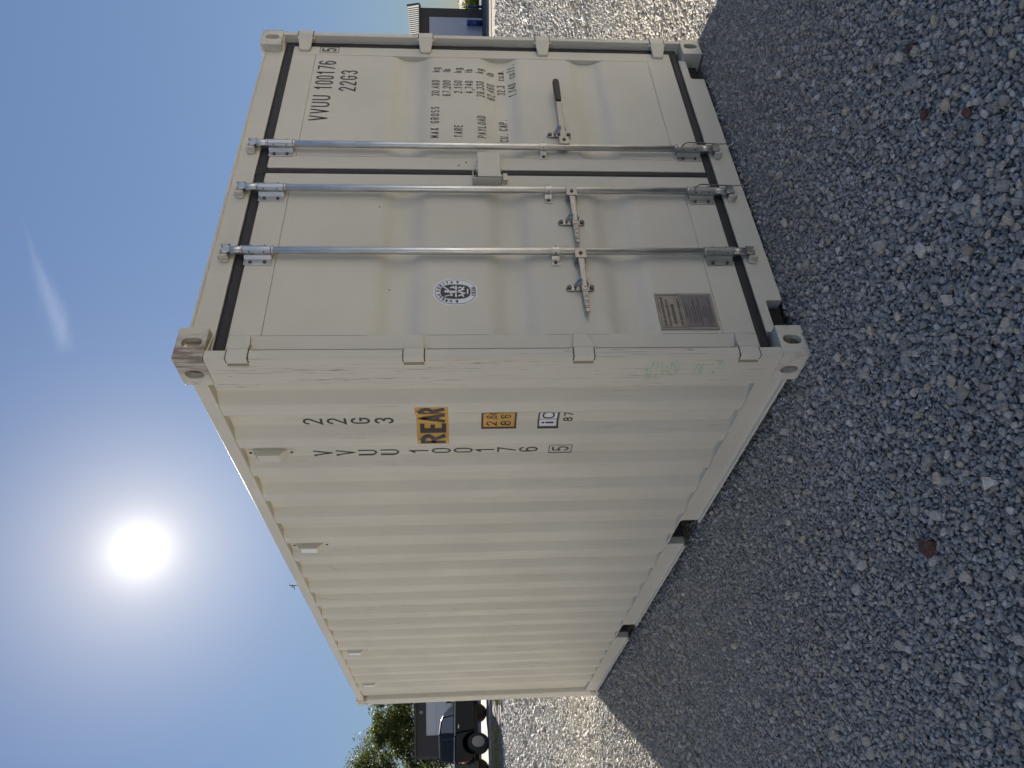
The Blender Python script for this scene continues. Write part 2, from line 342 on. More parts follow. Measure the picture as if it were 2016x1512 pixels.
def rock_mesh(i, sub=2):
    rg = np.random.default_rng(100+i)
    bm = bmesh.new(); bmesh.ops.create_icosphere(bm, subdivisions=sub, radius=1.0)
    V = np.array([v.co[:] for v in bm.verts])
    V *= np.array([1.0, rg.uniform(.58, .92), rg.uniform(.42, .66)])
    for _ in range(11):
        nrm = rg.normal(size=3); nrm /= np.linalg.norm(nrm); dd = rg.uniform(.34, .66)
        ex = V@nrm-dd; V -= np.outer(np.where(ex > 0, ex, 0), nrm)*0.92
    V += rg.normal(size=V.shape)*0.015
    V /= np.abs(V).max()*2
    for vt, c in zip(bm.verts, V): vt.co = c
    me = bpy.data.meshes.new('rock'); bm.to_mesh(me); bm.free(); me.materials.append(STONE)
    return me
ROCKS = [rock_mesh(i) for i in range(10)]
rock_col = bpy.data.collections.new('rock_shapes')
for i, me in enumerate(ROCKS):
    ob = bpy.data.objects.new('rock', me); rock_col.objects.link(ob)
def scatter(rmin, rmax, spacing, size, half, seed, thin=None):
    rg = np.random.default_rng(seed)
    ext = rmax+1; n = int(2*ext/spacing)
    gx, gy = np.meshgrid(np.arange(n), np.arange(n)); P = np.stack([gx.ravel(), gy.ravel()], 1)*spacing-ext
    P = P+rg.uniform(-.5, .5, P.shape)*spacing
    rr = np.hypot(P[:,0], P[:,1]); az = np.degrees(np.arctan2(P[:,0], P[:,1]))-math.degrees(YAW)
    k = (rr > rmin) & (rr < rmax) & (np.abs(az) < half)
    P = P[k]+np.array([CAM.x, CAM.y])
    k = ~((P[:,0] > 0.075) & (P[:,0] < 2.37) & (P[:,1] > 0.09) & (P[:,1] < 5.99)); P = P[k]
    if thin is not None: P = P[rg.random(len(P)) < thin(P)]
    s = size[0]*np.exp(rg.normal(0, size[1], len(P)))
    return P, s
def patch(P):
    # coarser drifts of stone, strongest at the camera's feet on the open side
    f = 0.5+0.5*np.sin(P[:,0]*2.3+1.1*np.sin(P[:,1]*1.7)+.6)*np.cos(P[:,1]*2.1+.8*np.sin(P[:,0]*2.9))
    d = np.hypot(P[:,0]-CAM.x, P[:,1]-CAM.y)
    return np.clip(0.10+0.75*f*np.clip((4.2-d)/2.2, 0.12, 1), 0, 1)
sets = [(*scatter(0.7, 5.0, 0.0124, (0.0158, .30), 44, 1), 0.0), (*scatter(0.7, 5.4, 0.025, (0.0235, .27), 44, 2, lambda P: patch(P)*0.62), 0.5),
        (*scatter(0.7, 4.6, 0.075, (0.039, .22), 44, 3, lambda P: patch(P)*0.32), 0.7),
        (*scatter(5.0, 9.0, 0.0225, (0.0265, .30), 36, 4), 0.1), (*scatter(9.0, 15.5, 0.042, (0.046, .30), 34, 5), 0.1), (*scatter(15.5, 31, 0.080, (0.078, .32), 33, 6), 0.1)]
pos = []; scl = []; rot = []; tint = []; idx = []
for P, s, lift in sets:
    k = len(P)
    dz = np.sin(P[:,0]*1.3+2)*np.cos(P[:,1]*1.1)*0.006
    pos.append(np.column_stack([P, -0.008+s*(0.05+lift*0.22)+RNG.uniform(-.2, .2, k)*s+dz])); scl.append(s)
    rot.append(np.column_stack([RNG.normal(0, .45, k), RNG.normal(0, .45, k), RNG.uniform(0, 6.283, k)])); tint.append(RNG.random(k)*0.990 + (RNG.random(k) < .001)*0.3); idx.append(RNG.integers(0, len(ROCKS), k))
pos = np.concatenate(pos); scl = np.concatenate(scl); rot = np.concatenate(rot); tint = np.clip(np.concatenate(tint), 0, 1); idx = np.concatenate(idx)
print('stones', len(pos))
gm = bpy.data.meshes.new('gravel'); gm.vertices.add(len(pos)); gm.vertices.foreach_set('co', pos.astype(np.float32).ravel())
for nm, ty, arr, key in (('size', 'FLOAT', scl, 'value'), ('turn', 'FLOAT_VECTOR', rot, 'vector'), ('tint', 'FLOAT', tint, 'value'), ('which', 'INT', idx, 'value')):
    a_ = gm.attributes.new(nm, ty, 'POINT'); a_.data.foreach_set(key, np.ascontiguousarray(arr, dtype=np.int32 if ty == 'INT' else np.float32).ravel())
gravel = bpy.data.objects.new('gravel', gm); COL.objects.link(gravel); gravel['kind'] = 'stuff'; gravel['label'] = 'loose grey gravel stones covering the yard around the container'
ng = bpy.data.node_groups.new('strew_gravel', 'GeometryNodeTree')
ng.interface.new_socket('Geometry', in_out='INPUT', socket_type='NodeSocketGeometry'); ng.interface.new_socket('Geometry', in_out='OUTPUT', socket_type='NodeSocketGeometry')
gi = ng.nodes.new('NodeGroupInput'); go = ng.nodes.new('NodeGroupOutput')
mtp = ng.nodes.new('GeometryNodeMeshToPoints'); iop = ng.nodes.new('GeometryNodeInstanceOnPoints'); ci = ng.nodes.new('GeometryNodeCollectionInfo')
ci.inputs['Collection'].default_value = rock_col; ci.inputs['Separate Children'].default_value = True; ci.inputs['Reset Children'].default_value = True
def named(nm, ty):
    n = ng.nodes.new('GeometryNodeInputNamedAttribute'); n.data_type = ty; n.inputs['Name'].default_value = nm; return [s for s in n.outputs if s.enabled and s.name == 'Attribute'][0]
L = ng.links.new
L(gi.outputs[0], mtp.inputs['Mesh']); L(mtp.outputs[0], iop.inputs['Points']); L(ci.outputs[0], iop.inputs['Instance']); iop.inputs['Pick Instance'].default_value = True
L(named('which', 'INT'), iop.inputs['Instance Index'])
e2r = ng.nodes.new('FunctionNodeEulerToRotation'); L(named('turn', 'FLOAT_VECTOR'), e2r.inputs[0]); L(e2r.outputs[0], iop.inputs['Rotation'])
L(named('size', 'FLOAT'), iop.inputs['Scale']); L(iop.outputs[0], go.inputs[0])
gravel.modifiers.new('strew', 'NODES').node_group = ng

# a few stones that stand out by themselves
def lone_stone(x, y, size, col, label, i, rz):
    m = mat('stone_colour', col, 0.8); base(m, rgb2(m, noise(m, 3, 6), tuple(c*.7 for c in col), tuple(c*1.25 for c in col))); bump(m, noise(m, 6, 5), .4, .1)
    me = rock_mesh(200+i, 3); me.materials.clear(); me.materials.append(m)
    o = bpy.data.objects.new('stone', me); COL.objects.link(o); o.location = (x, y, size*0.2); o.scale = (size,)*3; o.rotation_euler = (.15, -.1, rz)
    tag(o, label, 'stone')
lone_stone(-0.959, -0.254, 0.064, (0.11, 0.062, 0.055), 'dark red stone lying alone in the shaded gravel beside the container side wall', 0, 1.0)
lone_stone(0.38, -1.116, 0.048, (0.085, 0.06, 0.058), 'dark maroon stone on the gravel, biggest of the reddish ones before the doors', 1, .3)
lone_stone(0.142, -1.036, 0.038, (0.12, 0.05, 0.045), 'small rust red stone on the gravel before the doors, nearer the middle', 2, 2.1)
lone_stone(-0.02, -1.155, 0.034, (0.14, 0.06, 0.05), 'small brick red stone on the gravel at the front edge of the picture', 3, 1.6)
lone_stone(0.284, -1.052, 0.055, (0.30, 0.305, 0.31), 'pale grey angular stone tilted up on the gravel before the doors', 4, 0.9)

stick = MB(); stick.tube([(-.955, 1.66, .026), (-.985, 1.61, .033), (-1.01, 1.565, .029), (-1.04, 1.52, .024)], [.002, .003, .0028, .0015], 6)
tag(stick.build('stick', mat('bleached_wood', (.52, .50, .46), .8)), 'bleached pale stick lying on the shaded gravel beside the side wall', 'stick')

# ================================================================== CONTAINER
LX, LY, LZ = 2.438, 6.058, 2.591
BOXC = Vector((LX/2, LY/2, 0))
box = thing('shipping_container', BOXC, 0, 'beige twenty foot steel shipping container standing on the gravel with closed double doors', 'shipping container')
ORIG[box.name] = BOXC
mx = lambda x: LX-x
# corner castings -----------------------------------------------------------
def stadium(cx, cy, w, h, n=8):
    r = min(w, h)/2
    if h >= w: return A(cx, cy+h/2-r, r, r, 0, 180, n)+A(cx, cy-h/2+r, r, r, 180, 360, n)
    return A(cx+w/2-r, cy, r, r, -90, 90, n)+A(cx-w/2+r, cy, r, r, 90, 270, n)
def temp_obj(mb):
    o = mb.build('temp', [P_CAST]); return o
def casting_mesh():
    ob = temp_obj(MB().box(0, .162, 0, .178, 0, .118))
    bm = bmesh.new(); bm.from_mesh(ob.data)
    ed = [e for e in bm.edges if all(v.co.x < 1e-4 and v.co.y < 1e-4 for v in e.verts)]
    bmesh.ops.bevel(bm, geom=ed, offset=.016, segments=4, affect='EDGES', profile=.5)
    ed = [e for e in bm.edges if e.calc_length() > .05]
    bmesh.ops.bevel(bm, geom=ed, offset=.004, segments=2, affect='EDGES', profile=.5)
    bm.to_mesh(ob.data); bm.free()
    cut = [MB().box(.028, .134, .028, .150, .028, .100), MB().prism(stadium(.083, .062, .050, .080), 'y', -.02, .06),
           MB().prism(stadium(.104, .060, .051, .076), 'x', -.02, .06), MB().prism(stadium(.081, .089, .064, .124), 'z', -.02, .06)]
    for c in cut:
        co = temp_obj(c); md = ob.modifiers.new('b', 'BOOLEAN'); md.operation = 'DIFFERENCE'; md.object = co; md.solver = 'EXACT'
        me = bpy.data.meshes.new_from_object(ob.evaluated_get(bpy.context.evaluated_depsgraph_get()))
        ob.modifiers.clear(); ob.data = me; bpy.data.objects.remove(co)
    me = ob.data; bpy.data.objects.remove(ob)
    for p in me.polygons:
        c = p.center; p.material_index = int(.0035 < c.x < .159 and .0035 < c.y < .175 and .0035 < c.z < .115 and not (c.x+c.y < .02))
    return me
CAVITY = mat('rusty_shaded_cavity', (.20, .15, .105), .85); base(CAVITY, rgb2(CAVITY, noise(CAVITY, 18, 5), (.045, .032, .024), (.14, .10, .07)))  # rust, darkened further to hold the shade inside the holes
CM = casting_mesh()
def add_casting(fx, fy, fz, m):
    me = CM.copy(); bm = bmesh.new(); bm.from_mesh(me)
    for vt in bm.verts:
        x, y, z = vt.co
        vt.co = ((LX-x if fx else x)-BOXC.x, (LY-y if fy else y)-BOXC.y, LZ-z if fz else z)
    if (fx+fy+fz) % 2: bmesh.ops.reverse_faces(bm, faces=bm.faces)
    bm.to_mesh(me); bm.free(); me.materials.clear(); me.materials.append(m); me.materials.append(CAVITY)
    link_mesh('corner_casting', me, box)
for fx in (0, 1):
    for fy in (0, 1):
        for fz in (0, 1): add_casting(fx, fy, fz, P_SCRAPE if (fx, fy, fz) == (0, 0, 1) else P_CAST)
# posts -----------------------------------------------------------------------
post = [(.046,.006)]+A(.019,.021,.015,.015,270,180,5)+[(.004,.208),(.012,.216),(.058,.216),(.058,.120),(.0485,.060)]
fl = lambda pl: [(mx(x), y) for x, y in pl][::-1]
MB().prism(post, 'z', .118, 2.473).build('corner_post', P_NEAR, box, .002)
MB().prism(fl(post), 'z', .118, 2.473).build('corner_post', P_POST, box, .002)
back = [(.004,5.852),(.004,6.042),(.012,6.050),(.10,6.050),(.10,5.99),(.058,5.845),(.012,5.845)]
MB().prism(back, 'z', .118, 2.473).build('corner_post', P_POST, box, .002)
MB().prism(fl(back), 'z', .118, 2.473).build('corner_post', P_POST, box, .002)
POCKET_SHADE = mat('pocket_shade', (.07, .065, .065), .7)  # shade inside the forklift pockets put into a dark liner colour
# rails -----------------------------------------------------------------------
def bottom_rail(flip):
    f = mx if flip else (lambda x: x)
    segs = [(.178, 1.81-.178), (1.81-.178+.357, 4.07-.178-.0+(-.263)), (3.984, 5.88)]
    mb = MB()
    for a, b in ((.178, 1.641), (1.992, 3.632), (3.984, 5.88)):
        mb.prism([(f(.016), .150), (f(.016), .165), (f(.07), .165), (f(.07), .04), (f(0.001), .04), (f(0.001), .051), (f(.021), .054), (f(.021), .150)][::(-1 if flip else 1)], 'y', a, b)
    for a, b in ((1.641, 1.992), (3.632, 3.984)): mb.box(f(.018), f(.07), a, b, .155, .165)
    mb.build('bottom_rail', P_RAIL, box, .003)
    for a, b in ((1.641, 1.992), (3.632, 3.984)):
        MB().box(f(.0705), f(.40), a+.003, a+.008, .04, .154).box(f(.0705), f(.40), b-.008, b-.003, .04, .154).box(f(.0705), f(.40), a+.008, b-.008, .148, .154).box(f(.395), f(.40), a+.008, b-.008, .04, .148).build('forklift_pocket', POCKET_SHADE, box)
bottom_rail(False); bottom_rail(True)
for f in (lambda x: x, mx):
    MB().box(f(.009), f(.068), .178, 5.88, 2.505, 2.567).build('top_rail', P_RAIL, box, .006, 3)
    # weld beads along the foot of the wall, one hump per corrugation
# corrugated walls ------------------------------------------------------------
XO, XI = .014, .050
prof = [(.2165, XI), (.289, XI)]
k = 0
OUT0, PITCH_ = .353, .279
for k in range(19):
    y = OUT0+PITCH_*k; prof += [(y, XO), (y+.075, XO), (y+.139, XI)]
    if k < 18: prof.append((y+.215, XI))
prof.append((5.8445, XI))
def wall_x(y):
    for (a, xa), (b, xb) in zip(prof, prof[1:]):
        if a <= y <= b: return xa+(xb-xa)*(y-a)/(b-a)
    return XI
def soft(pl, r=.010):
    q = [pl[0]]
    for a, b, c in zip(pl, pl[1:], pl[2:]):
        A_, B_, C_ = Vector(a), Vector(b), Vector(c)
        p0 = B_+(A_-B_).normalized()*min(r, (A_-B_).length*.45); p1 = B_+(C_-B_).normalized()*min(r, (C_-B_).length*.45)
        q += [tuple(p0*(1-t)**2+B_*2*t*(1-t)+p1*t*t) for t in (0, .25, .5, .75, 1)]
    return q+[pl[-1]]
SP = soft(prof, .007)
def side_wall(flip):
    f = mx if flip else (lambda x: x)
    mb = MB(); mb.sm = False
    mb.loft([[(f(x), y, .1655) for y, x in SP], [(f(x), y, 1.3) for y, x in SP], [(f(x), y, 2.5045) for y, x in SP]], closed=False, caps=False)
    return mb.build('side_wall', P_SIDE, box, fix=False)
side_wall(False); side_wall(True)
# weld bead where the wall stands on the bottom rail
mb = MB(); pts = []
for i in range(0, 1400):
    y = .222+(5.84-.222)*i/1399
    pts.append((wall_x(y)-.0035+random.gauss(0, .0007), y, .1665+random.gauss(0, .0008)))
mb.tube(pts, [max(.0015, .0032+random.gauss(0, .0007)) for _ in pts], 5); mb.build('weld_bead', P_RAIL, box)
# welded lap joints between the wall sheets
mb = MB()
for y in (1.302, 2.418, 3.534, 4.650):
    mb.tube([(wall_x(y)-.0003, y+random.gauss(0, .0006), z) for z in np.linspace(.17, 2.50, 60)], .0022, 5)
mb.build('weld_seam', P_SIDE, box)
MB().box(.0685, mx(.0685), .17, 5.89, 2.550, 2.566).build('roof_panel', P_RAIL, box)
ep = [(.101, 5.985)]
x = .14
while x < 2.2: ep += [(x, 5.985), (x+.06, 6.03), (x+.14, 6.03), (x+.20, 5.985)]; x += .28
ep.append((mx(.101), 5.985))
MB().loft([[(a, b, .165) for a, b in ep], [(a, b, 2.47) for a, b in ep]], closed=False, caps=False).build('end_wall', P_SIDE, box, fix=False)
MB().box(.162, mx(.162), 6.00, 6.045, .03, .1645).build('end_sill', P_RAIL, box); MB().box(.162, mx(.162), 6.00, 6.045, 2.471, 2.566).build('end_header', P_RAIL, box)
MB().box(.1005, mx(.1005), .13, 5.98, .15, .165).build('floor_deck', DARK, box)
# header and sill ---------------------------------------------------------------
YD = .050
mb = MB(); mb.box(.0585, mx(.0585), .046, .13, 2.462, 2.570); mb.box(.163, mx(.163), .040, .0455, 2.560, 2.572); mb.build('door_header', P_DOOR, box, .003)
sill = [(.163,.137),(.163,.095),(.335,.095),(.345,.085),(.345,.018),(2.085,.018),(2.085,.085),(2.095,.095),(2.275,.095),(2.275,.137)]
MB().prism(sill[::-1], 'y', .046, .125).build('door_sill', P_DOOR, box, .003)
for f in (lambda x: x, mx):
    MB().prism([(f(.040), .012), (f(.040), .0455), (f(.165), .0455)], 'z', 2.466, 2.4715).build('gusset', P_CAST, box)
    MB().box(f(.166), f(.334), .09, .125, .02, .094).build('stirrup_pocket', DARK, box)
# doors ---------------------------------------------------------------------------
CORR = (1.724, 1.218, .712)
def door_prof():
    pts = [(2.2785, 0.0)]
    for c in CORR: pts += [(c+.103, 0), (c+.043, .028), (c-.043, .028), (c-.103, 0)]
    return pts+[(.3295, 0)]
DP = soft([(z, y) for z, y in door_prof()], .030)
def door_y(z):
    for (a, ya), (b, yb) in zip(DP, DP[1:]):
        if b <= z <= a: return YD+.0015+(ya+(yb-ya)*(a-z)/(a-b))
    return YD
def add_bolt(mb, p, r=.008, h=.008, d=(0, -1, 0)):
    c = mb.cur; mb.cur = 1; p = Vector(p); d = Vector(d); mb.cyl(p, p+d*h, r, 10, r*.85); mb.cur = c
BARY = .018
def make_door(x0, x1, px0, px1, side):
    mb = MB()
    mb.box(x0, px0-.001, YD, .10, .183, 2.412); mb.box(px1+.001, x1, YD, .10, .183, 2.412)
    mb.box(px0-.001, px1+.001, YD, .10, .183, .328); mb.box(px0-.001, px1+.001, YD, .10, 2.280, 2.412)
    dr = mb.build('door', P_DOOR, box, .0035)
    mb = MB(); mb.loft([[(x, YD+.0015+y, z) for z, y in DP] for x in np.linspace(px0, px1, 5)], closed=False, caps=False)
    mb.build('door_panel', P_DOOR, dr, fix=False)
    return dr
doorL = make_door(.083, 1.196, .158, 1.104, 0)
doorR = make_door(1.238, 2.3475, 1.335, 2.263, 1)
# rubber gaskets
def gasket(name_parts, dr):
    mb = MB()
    for (x0, x1, z0, z1) in name_parts:
        mb.box(x0, x1, .054, .085, z0, z1)
        if x1-x0 > z1-z0: mb.loft([[(x, .0542, z0+.003), (x, .049+random.gauss(0, .0005), z0+.012), (x, .049+random.gauss(0, .0005), z1-.012), (x, .0542, z1-.003)] for x in np.linspace(x0, x1, 26)])
        else: mb.loft([[(x0+.003, .0542, z), (x0+.012, .049+random.gauss(0, .0006), z), (x1-.012, .049+random.gauss(0, .0006), z), (x1-.003, .0542, z)] for z in np.linspace(z0, z1, 40)])
    mb.build('gasket', RUBBER, dr)
gasket([(.059, .0825, .139, 2.4615), (.083, 1.2165, 2.4125, 2.4615), (.083, 1.2165, .1375, .1825)], doorL)
gasket([(2.3480, 2.3935, .139, 2.4615), (1.217, 2.3475, 2.4125, 2.4615), (1.217, 2.3475, .1375, .1825), (1.1965, 1.2375, .183, 2.412)], doorR)
MB().loft([[(1.196+a, .046, 2.408) for a in (0, .042)]+[(1.25, .048, 2.47), (1.17, .048, 2.47)], [(1.196+a, .056, 2.40) for a in (0, .042)]+[(1.25, .056, 2.4725), (1.17, .056, 2.4725)]]).build('gasket_flap', RUBBER, doorR)

def rod(xc, dr):
    mb = MB(); mb.cyl((xc, BARY, .13), (xc, BARY, 2.455), .017, 16)
    for zz in (2.425, 2.290, .322, .183): mb.cyl((xc, BARY, zz-.004), (xc, BARY, zz+.004), .0225, 14)
    mb.cyl((xc, BARY, 2.428), (xc, BARY, 2.475), .0195, 14); mb.cyl((xc, BARY, .128), (xc, BARY, .180), .0195, 14)
    for z0, s in ((2.472, 1), (.130, -1)):                    # two-lobed cam at each end
        mb.prism([(xc-.012, z0), (xc+.012, z0), (xc+.026, z0+s*.018), (xc+.024, z0+s*.040), (xc+.008, z0+s*.034), (xc-.006, z0+s*.044), (xc-.026, z0+s*.030), (xc-.024, z0+s*.012)], 'y', BARY-.011, BARY+.013)
    ob = mb.build('lock_rod', [GALV], dr, .0012)
    for z0, s in ((2.480, 1), (.122, -1)):                    # painted keeper welded to the frame, holding the cam
        k = MB()
        for sg in (-1, 1):
            k.prism([(xc+sg*.029, z0+s*.006), (xc+sg*.037, z0), (xc+sg*.043, z0+s*.020), (xc+sg*.038, z0+s*.044), (xc+sg*.029, z0+s*.040)], 'y', .010, .0455); k.box(xc+sg*.030, xc+sg*.050, .036, .0455, z0+s*.004, z0+s*.036)
        k.box(xc-.028, xc+.028, .034, .0455, z0+s*.045, z0+s*.053)
        k.build('cam_keeper', P_CAST, box, .002)
def rod_bracket(xc, zt, zb, dr, wings=True):
    mb = MB(); arch = []
    r = .0215
    outer = [(xc-.062, YD-.0005), (xc-.062, YD-.0045), (xc-.030, YD-.0045)]+[(xc-r*math.cos(R(t)), BARY-r*math.sin(R(t))) for t in range(-30, 211, 20)]+[(xc+.030, YD-.0045), (xc+.062, YD-.0045), (xc+.062, YD-.0005)]
    mb.prism(outer, 'z', zb, zt)
    n = 2 if zt-zb > .08 else 1
    for sg in (-1, 1):
        for i in range(n):
            zz = (zt+zb)/2 if n == 1 else zb+(zt-zb)*(.24+.52*i)
            add_bolt(mb, (xc+sg*.046, YD-.0045, zz), .0085, .007)
            add_bolt(mb, (xc+sg*.0185, BARY-.009, zz), .004, .006, (sg*.9, -.4, 0))
    mb.build('rod_bracket', [GALV, BOLT], dr, .0015)
def handle(xc, sg, length, dr, grip=0):
    zc = .912; mb = MB()
    mb.box(xc+sg*.002, xc+sg*.062, -.006, .034, zc-.027, zc+.027)             # hub
    add_bolt(mb, (xc+sg*.034, -.006, zc), .0095, .006)
    # lever: flat bar that bends in to the door, thickens towards the hand
    P_ = [(.050, .004, .0145, .006), (.10, .002, .0135, .006), (.16, .006, .0125, .006), (.20, .012, .012, .006), (.24, .014, .013, .006), (length*.9, .014, .011, .006), (length, .015, .008, .005)]
    if grip: P_ = [(.050, .004, .017, .006), (.10, .003, .016, .006), (.20, .006, .015, .006), (.26, .002, .015, .006), (length-.19, -.002, .014, .006), (length, -.006, .013, .006)]
    rings = []
    for (a, y, hz, hy) in P_: rings.append([(xc+sg*a, y-hy, zc-hz), (xc+sg*a, y-hy, zc+hz), (xc+sg*a, y+hy, zc+hz), (xc+sg*a, y+hy, zc-hz)])
    mb.loft(rings)
    if not grip:
        for i in range(9):                                                   # cast ridges on the hand end
            a = .225+i*(length-.235)/9
            mb.box(xc+sg*a, xc+sg*(a+.006+.004*(i % 2)), .0055, .0082, zc-.008, zc+.008-.004*(i % 3 == 0))
    ob = mb.build('lock_handle', [CHROME, BOLT], dr, .002)
    if grip:
        a0, a1 = length-.195, length+.004; rr = []
        for a, hz in ((a0, .015), (a0+.02, .0165), (a1-.02, .0185), (a1-.005, .016), (a1, .009)):
            y = -.004; rr.append([(xc+sg*a, y-.0105, zc-hz*.8), (xc+sg*a, y-.0105, zc+hz*.8), (xc+sg*a, y-.004, zc+hz), (xc+sg*a, y+.006, zc+hz), (xc+sg*a, y+.0105, zc+hz*.8), (xc+sg*a, y+.0105, zc-hz*.8), (xc+sg*a, y+.006, zc-hz), (xc+sg*a, y-.004, zc-hz)])
        MB().loft(rr).build('handle_grip', GRIP, dr, .002)
    # retainer: oval plate with two bolts, a hook and a swing-over catch
    xr = xc+sg*(.205 if not grip else .138); mb = MB()
    mb.prism(stadium(xr, zc+.012, .034, .130), 'y', YD-.009, YD-.001)
    add_bolt(mb, (xr, YD-.009, zc+.062), .011, .008); add_bolt(mb, (xr, YD-.009, zc-.038), .011, .008)
    mb.prism([(xr-.014, zc-.020), (xr+.014, zc-.020), (xr+.014, zc-.012), (xr-.014, zc-.012)], 'y', -.004, YD-.009)
    mb.loft([[(xr-.015, YD-.010, zc+.034), (xr+.015, YD-.010, zc+.034), (xr+.015, YD-.010, zc+.041), (xr-.015, YD-.010, zc+.041)], [(xr-.013, .006, zc+.022), (xr+.013, .006, zc+.022), (xr+.013, .004, zc+.029), (xr-.013, .004, zc+.029)], [(xr-.010, -.006, zc+.006), (xr+.010, -.006, zc+.006), (xr+.010, -.010, zc+.008), (xr-.010, -.010, zc+.008)]])
    mb.build('handle_retainer', [CHROME, BOLT], dr, .0015)
for xc, dr, sg, ln, gp in ((1.386, doorR, 1, .570, 1), (1.048, doorL, -1, .372, 0), (.622, doorL, -1, .372, 0)):
    rod(xc, dr); rod_bracket(xc, 2.418, 2.296, dr); rod_bracket(xc, .316, .190, dr); rod_bracket(xc, 1.040, 1.002, dr); handle(xc, sg, ln, dr, gp)
# seal wires hanging at the foot of two rods
for xc, dr in ((1.386, doorR), (1.048, doorL)):
    mb = MB(); mb.tube([(xc-.028, .012, .335), (xc-.03, .0, .31), (xc+.004, -.008, .285), (xc+.030, -.002, .255), (xc+.036, .006, .20), (xc+.034, .008, .12), (xc+.036, .010, .06), (xc+.030, -.002, .018)], .0032, 6)
    mb.build('seal_wire', mat('twisted_wire', (.30, .29, .27), .5, .7), dr)
NOTCH_D = mat('dark_gap', (.06, .05, .04), .8)  # dark box a little longer than the lug, seen as gap lines
NOTCH = mat('shaded_beige', (.27, .225, .155), .7)  # recess shade of the notch put into a browner beige strip
# hinges
for f in (lambda x: x, mx):
    dr = doorL if f(0) < 1 else doorR
    for zc in (2.345, 1.648, .955, .258):
        mb = MB()
        y0, y1 = .0035, YD-.014
        sec = [(.051, y0-.001, .041), (.060, y0-.002, .0412), (.080, y0+.008, .040), (.146, y1, .028)]
        rings = [[(f(x), y, zc-h), (f(x), y, zc+h), (f(x), y+.016, zc+h), (f(x), y+.016, zc-h)] for x, y, h in sec]
        mb.loft(rings); mb.cyl((f(.05), .022, zc-.052), (f(.05), .022, zc+.052), .010, 10)
        mb.box(f(.0005), f(.050), .0022, .034, zc-.041, zc+.041)
        mb.build('hinge', P_DOOR, dr, .002)
        MB().box(f(.0030), f(.050), .0050, .0335, zc-.0455, zc+.0455).build('hinge_gap', NOTCH_D, dr)
        MB().box(f(.0022), f(.012), .0345, .053, zc-.042, zc+.042).build('hinge_notch', NOTCH, dr)
# lock box
mb = MB()
mb.box(1.125, 1.315, -.001, .004, 1.252, 1.366); mb.box(1.311, 1.315, .0045, .049, 1.252, 1.366); mb.box(1.13, 1.3105, .0045, .049, 1.252, 1.256)
mb.build('lock_box_cover', P_DOOR, doorR, .002)
mb = MB(); mb.box(1.117, 1.1215, .004, .0495, 1.250, 1.3915); mb.box(1.122, 1.222, .004, .0495, 1.3875, 1.3915); mb.box(1.122, 1.13, .001, .0495, 1.246, 1.2495)
mb.build('lock_box_housing', P_DOOR, doorL, .0015)
MB().cyl((1.19, .02, 1.366), (1.19, .02, 1.376), .022, 14).build('lock_shackle', GALV, doorR)
MB().box(1.128, 1.178, .022, .049, 1.218, 1.239).box(1.165, 1.178, .03, .049, 1.2395, 1.252).build('lock_tab', P_DOOR, doorL, .002)

VENTW = mat('white_vent_face', (.80, .80, .78), .4)
# ventilators under the top rail
for k in (1, 5, 13, 17):
    yc = OUT0+PITCH_*k+.139+.038; mb = MB()
    sec = [(.0, 2.270), (.0, 2.302), (.037, 2.338), (.037, 2.440), (.0, 2.470), (.0, 2.490)]
    prof_v = [(XI-.001-d*.95, z) for d, z in sec]
    inner = [(XI-.0005, z) for d, z in sec]
    ya, yb = yc-.030, yc+.034
    rings = [[(XI-.001, ya if d else ya+.006, z), (XI-.003-d, ya if d else ya+.006, z), (XI-.003-d, yb if d else yb-.006, z), (XI-.001, yb if d else yb-.006, z)] for d, z in sec]
    mb.loft(rings)
    for zz in (2.286, 2.481): add_bolt(mb, (XI-.003, yc, zz), .0075, .005, (-1, 0, 0))
    mb.build('ventilator', [P_RAIL, BOLT], box, .0015)
    if k > 1: MB().box(XI-.0425, XI-.0402, ya+.004, yb-.004, 2.344, 2.436).build('ventilator_tray', VENTW, box)  # whiter face plate, left off the first ventilator
# rail twig
tw = MB()
for (a, b) in (((.03, 2.556, 2.567), (.022, 2.545, 2.612)), ((.026, 2.55, 2.59), (.03, 2.585, 2.606)), ((.024, 2.548, 2.60), (.02, 2.525, 2.618))): tw.tube([a, tuple((np.array(a)+b)/2+.004), b], [.0025, .002, .0012], 5)
for p in ((.022, 2.545, 2.612), (.03, 2.585, 2.606), (.02, 2.525, 2.618), (.026, 2.56, 2.60)):
    p = Vector(p)
    for q in range(3):
        d = Vector((random.uniform(-1, 1), random.uniform(-1, 1), random.uniform(-.3, 1))).normalized()*.022; s_ = d.orthogonal().normalized()*.006
        tw.add([p, p+d*.5+s_, p+d, p+d*.5-s_], [(0, 1, 2, 3)])
tag(tw.build('weed_sprig', mat('dry_weed', (.07, .075, .04), .8)), 'tiny dry weed sprig caught on the top rail of the container', 'weed sprig')

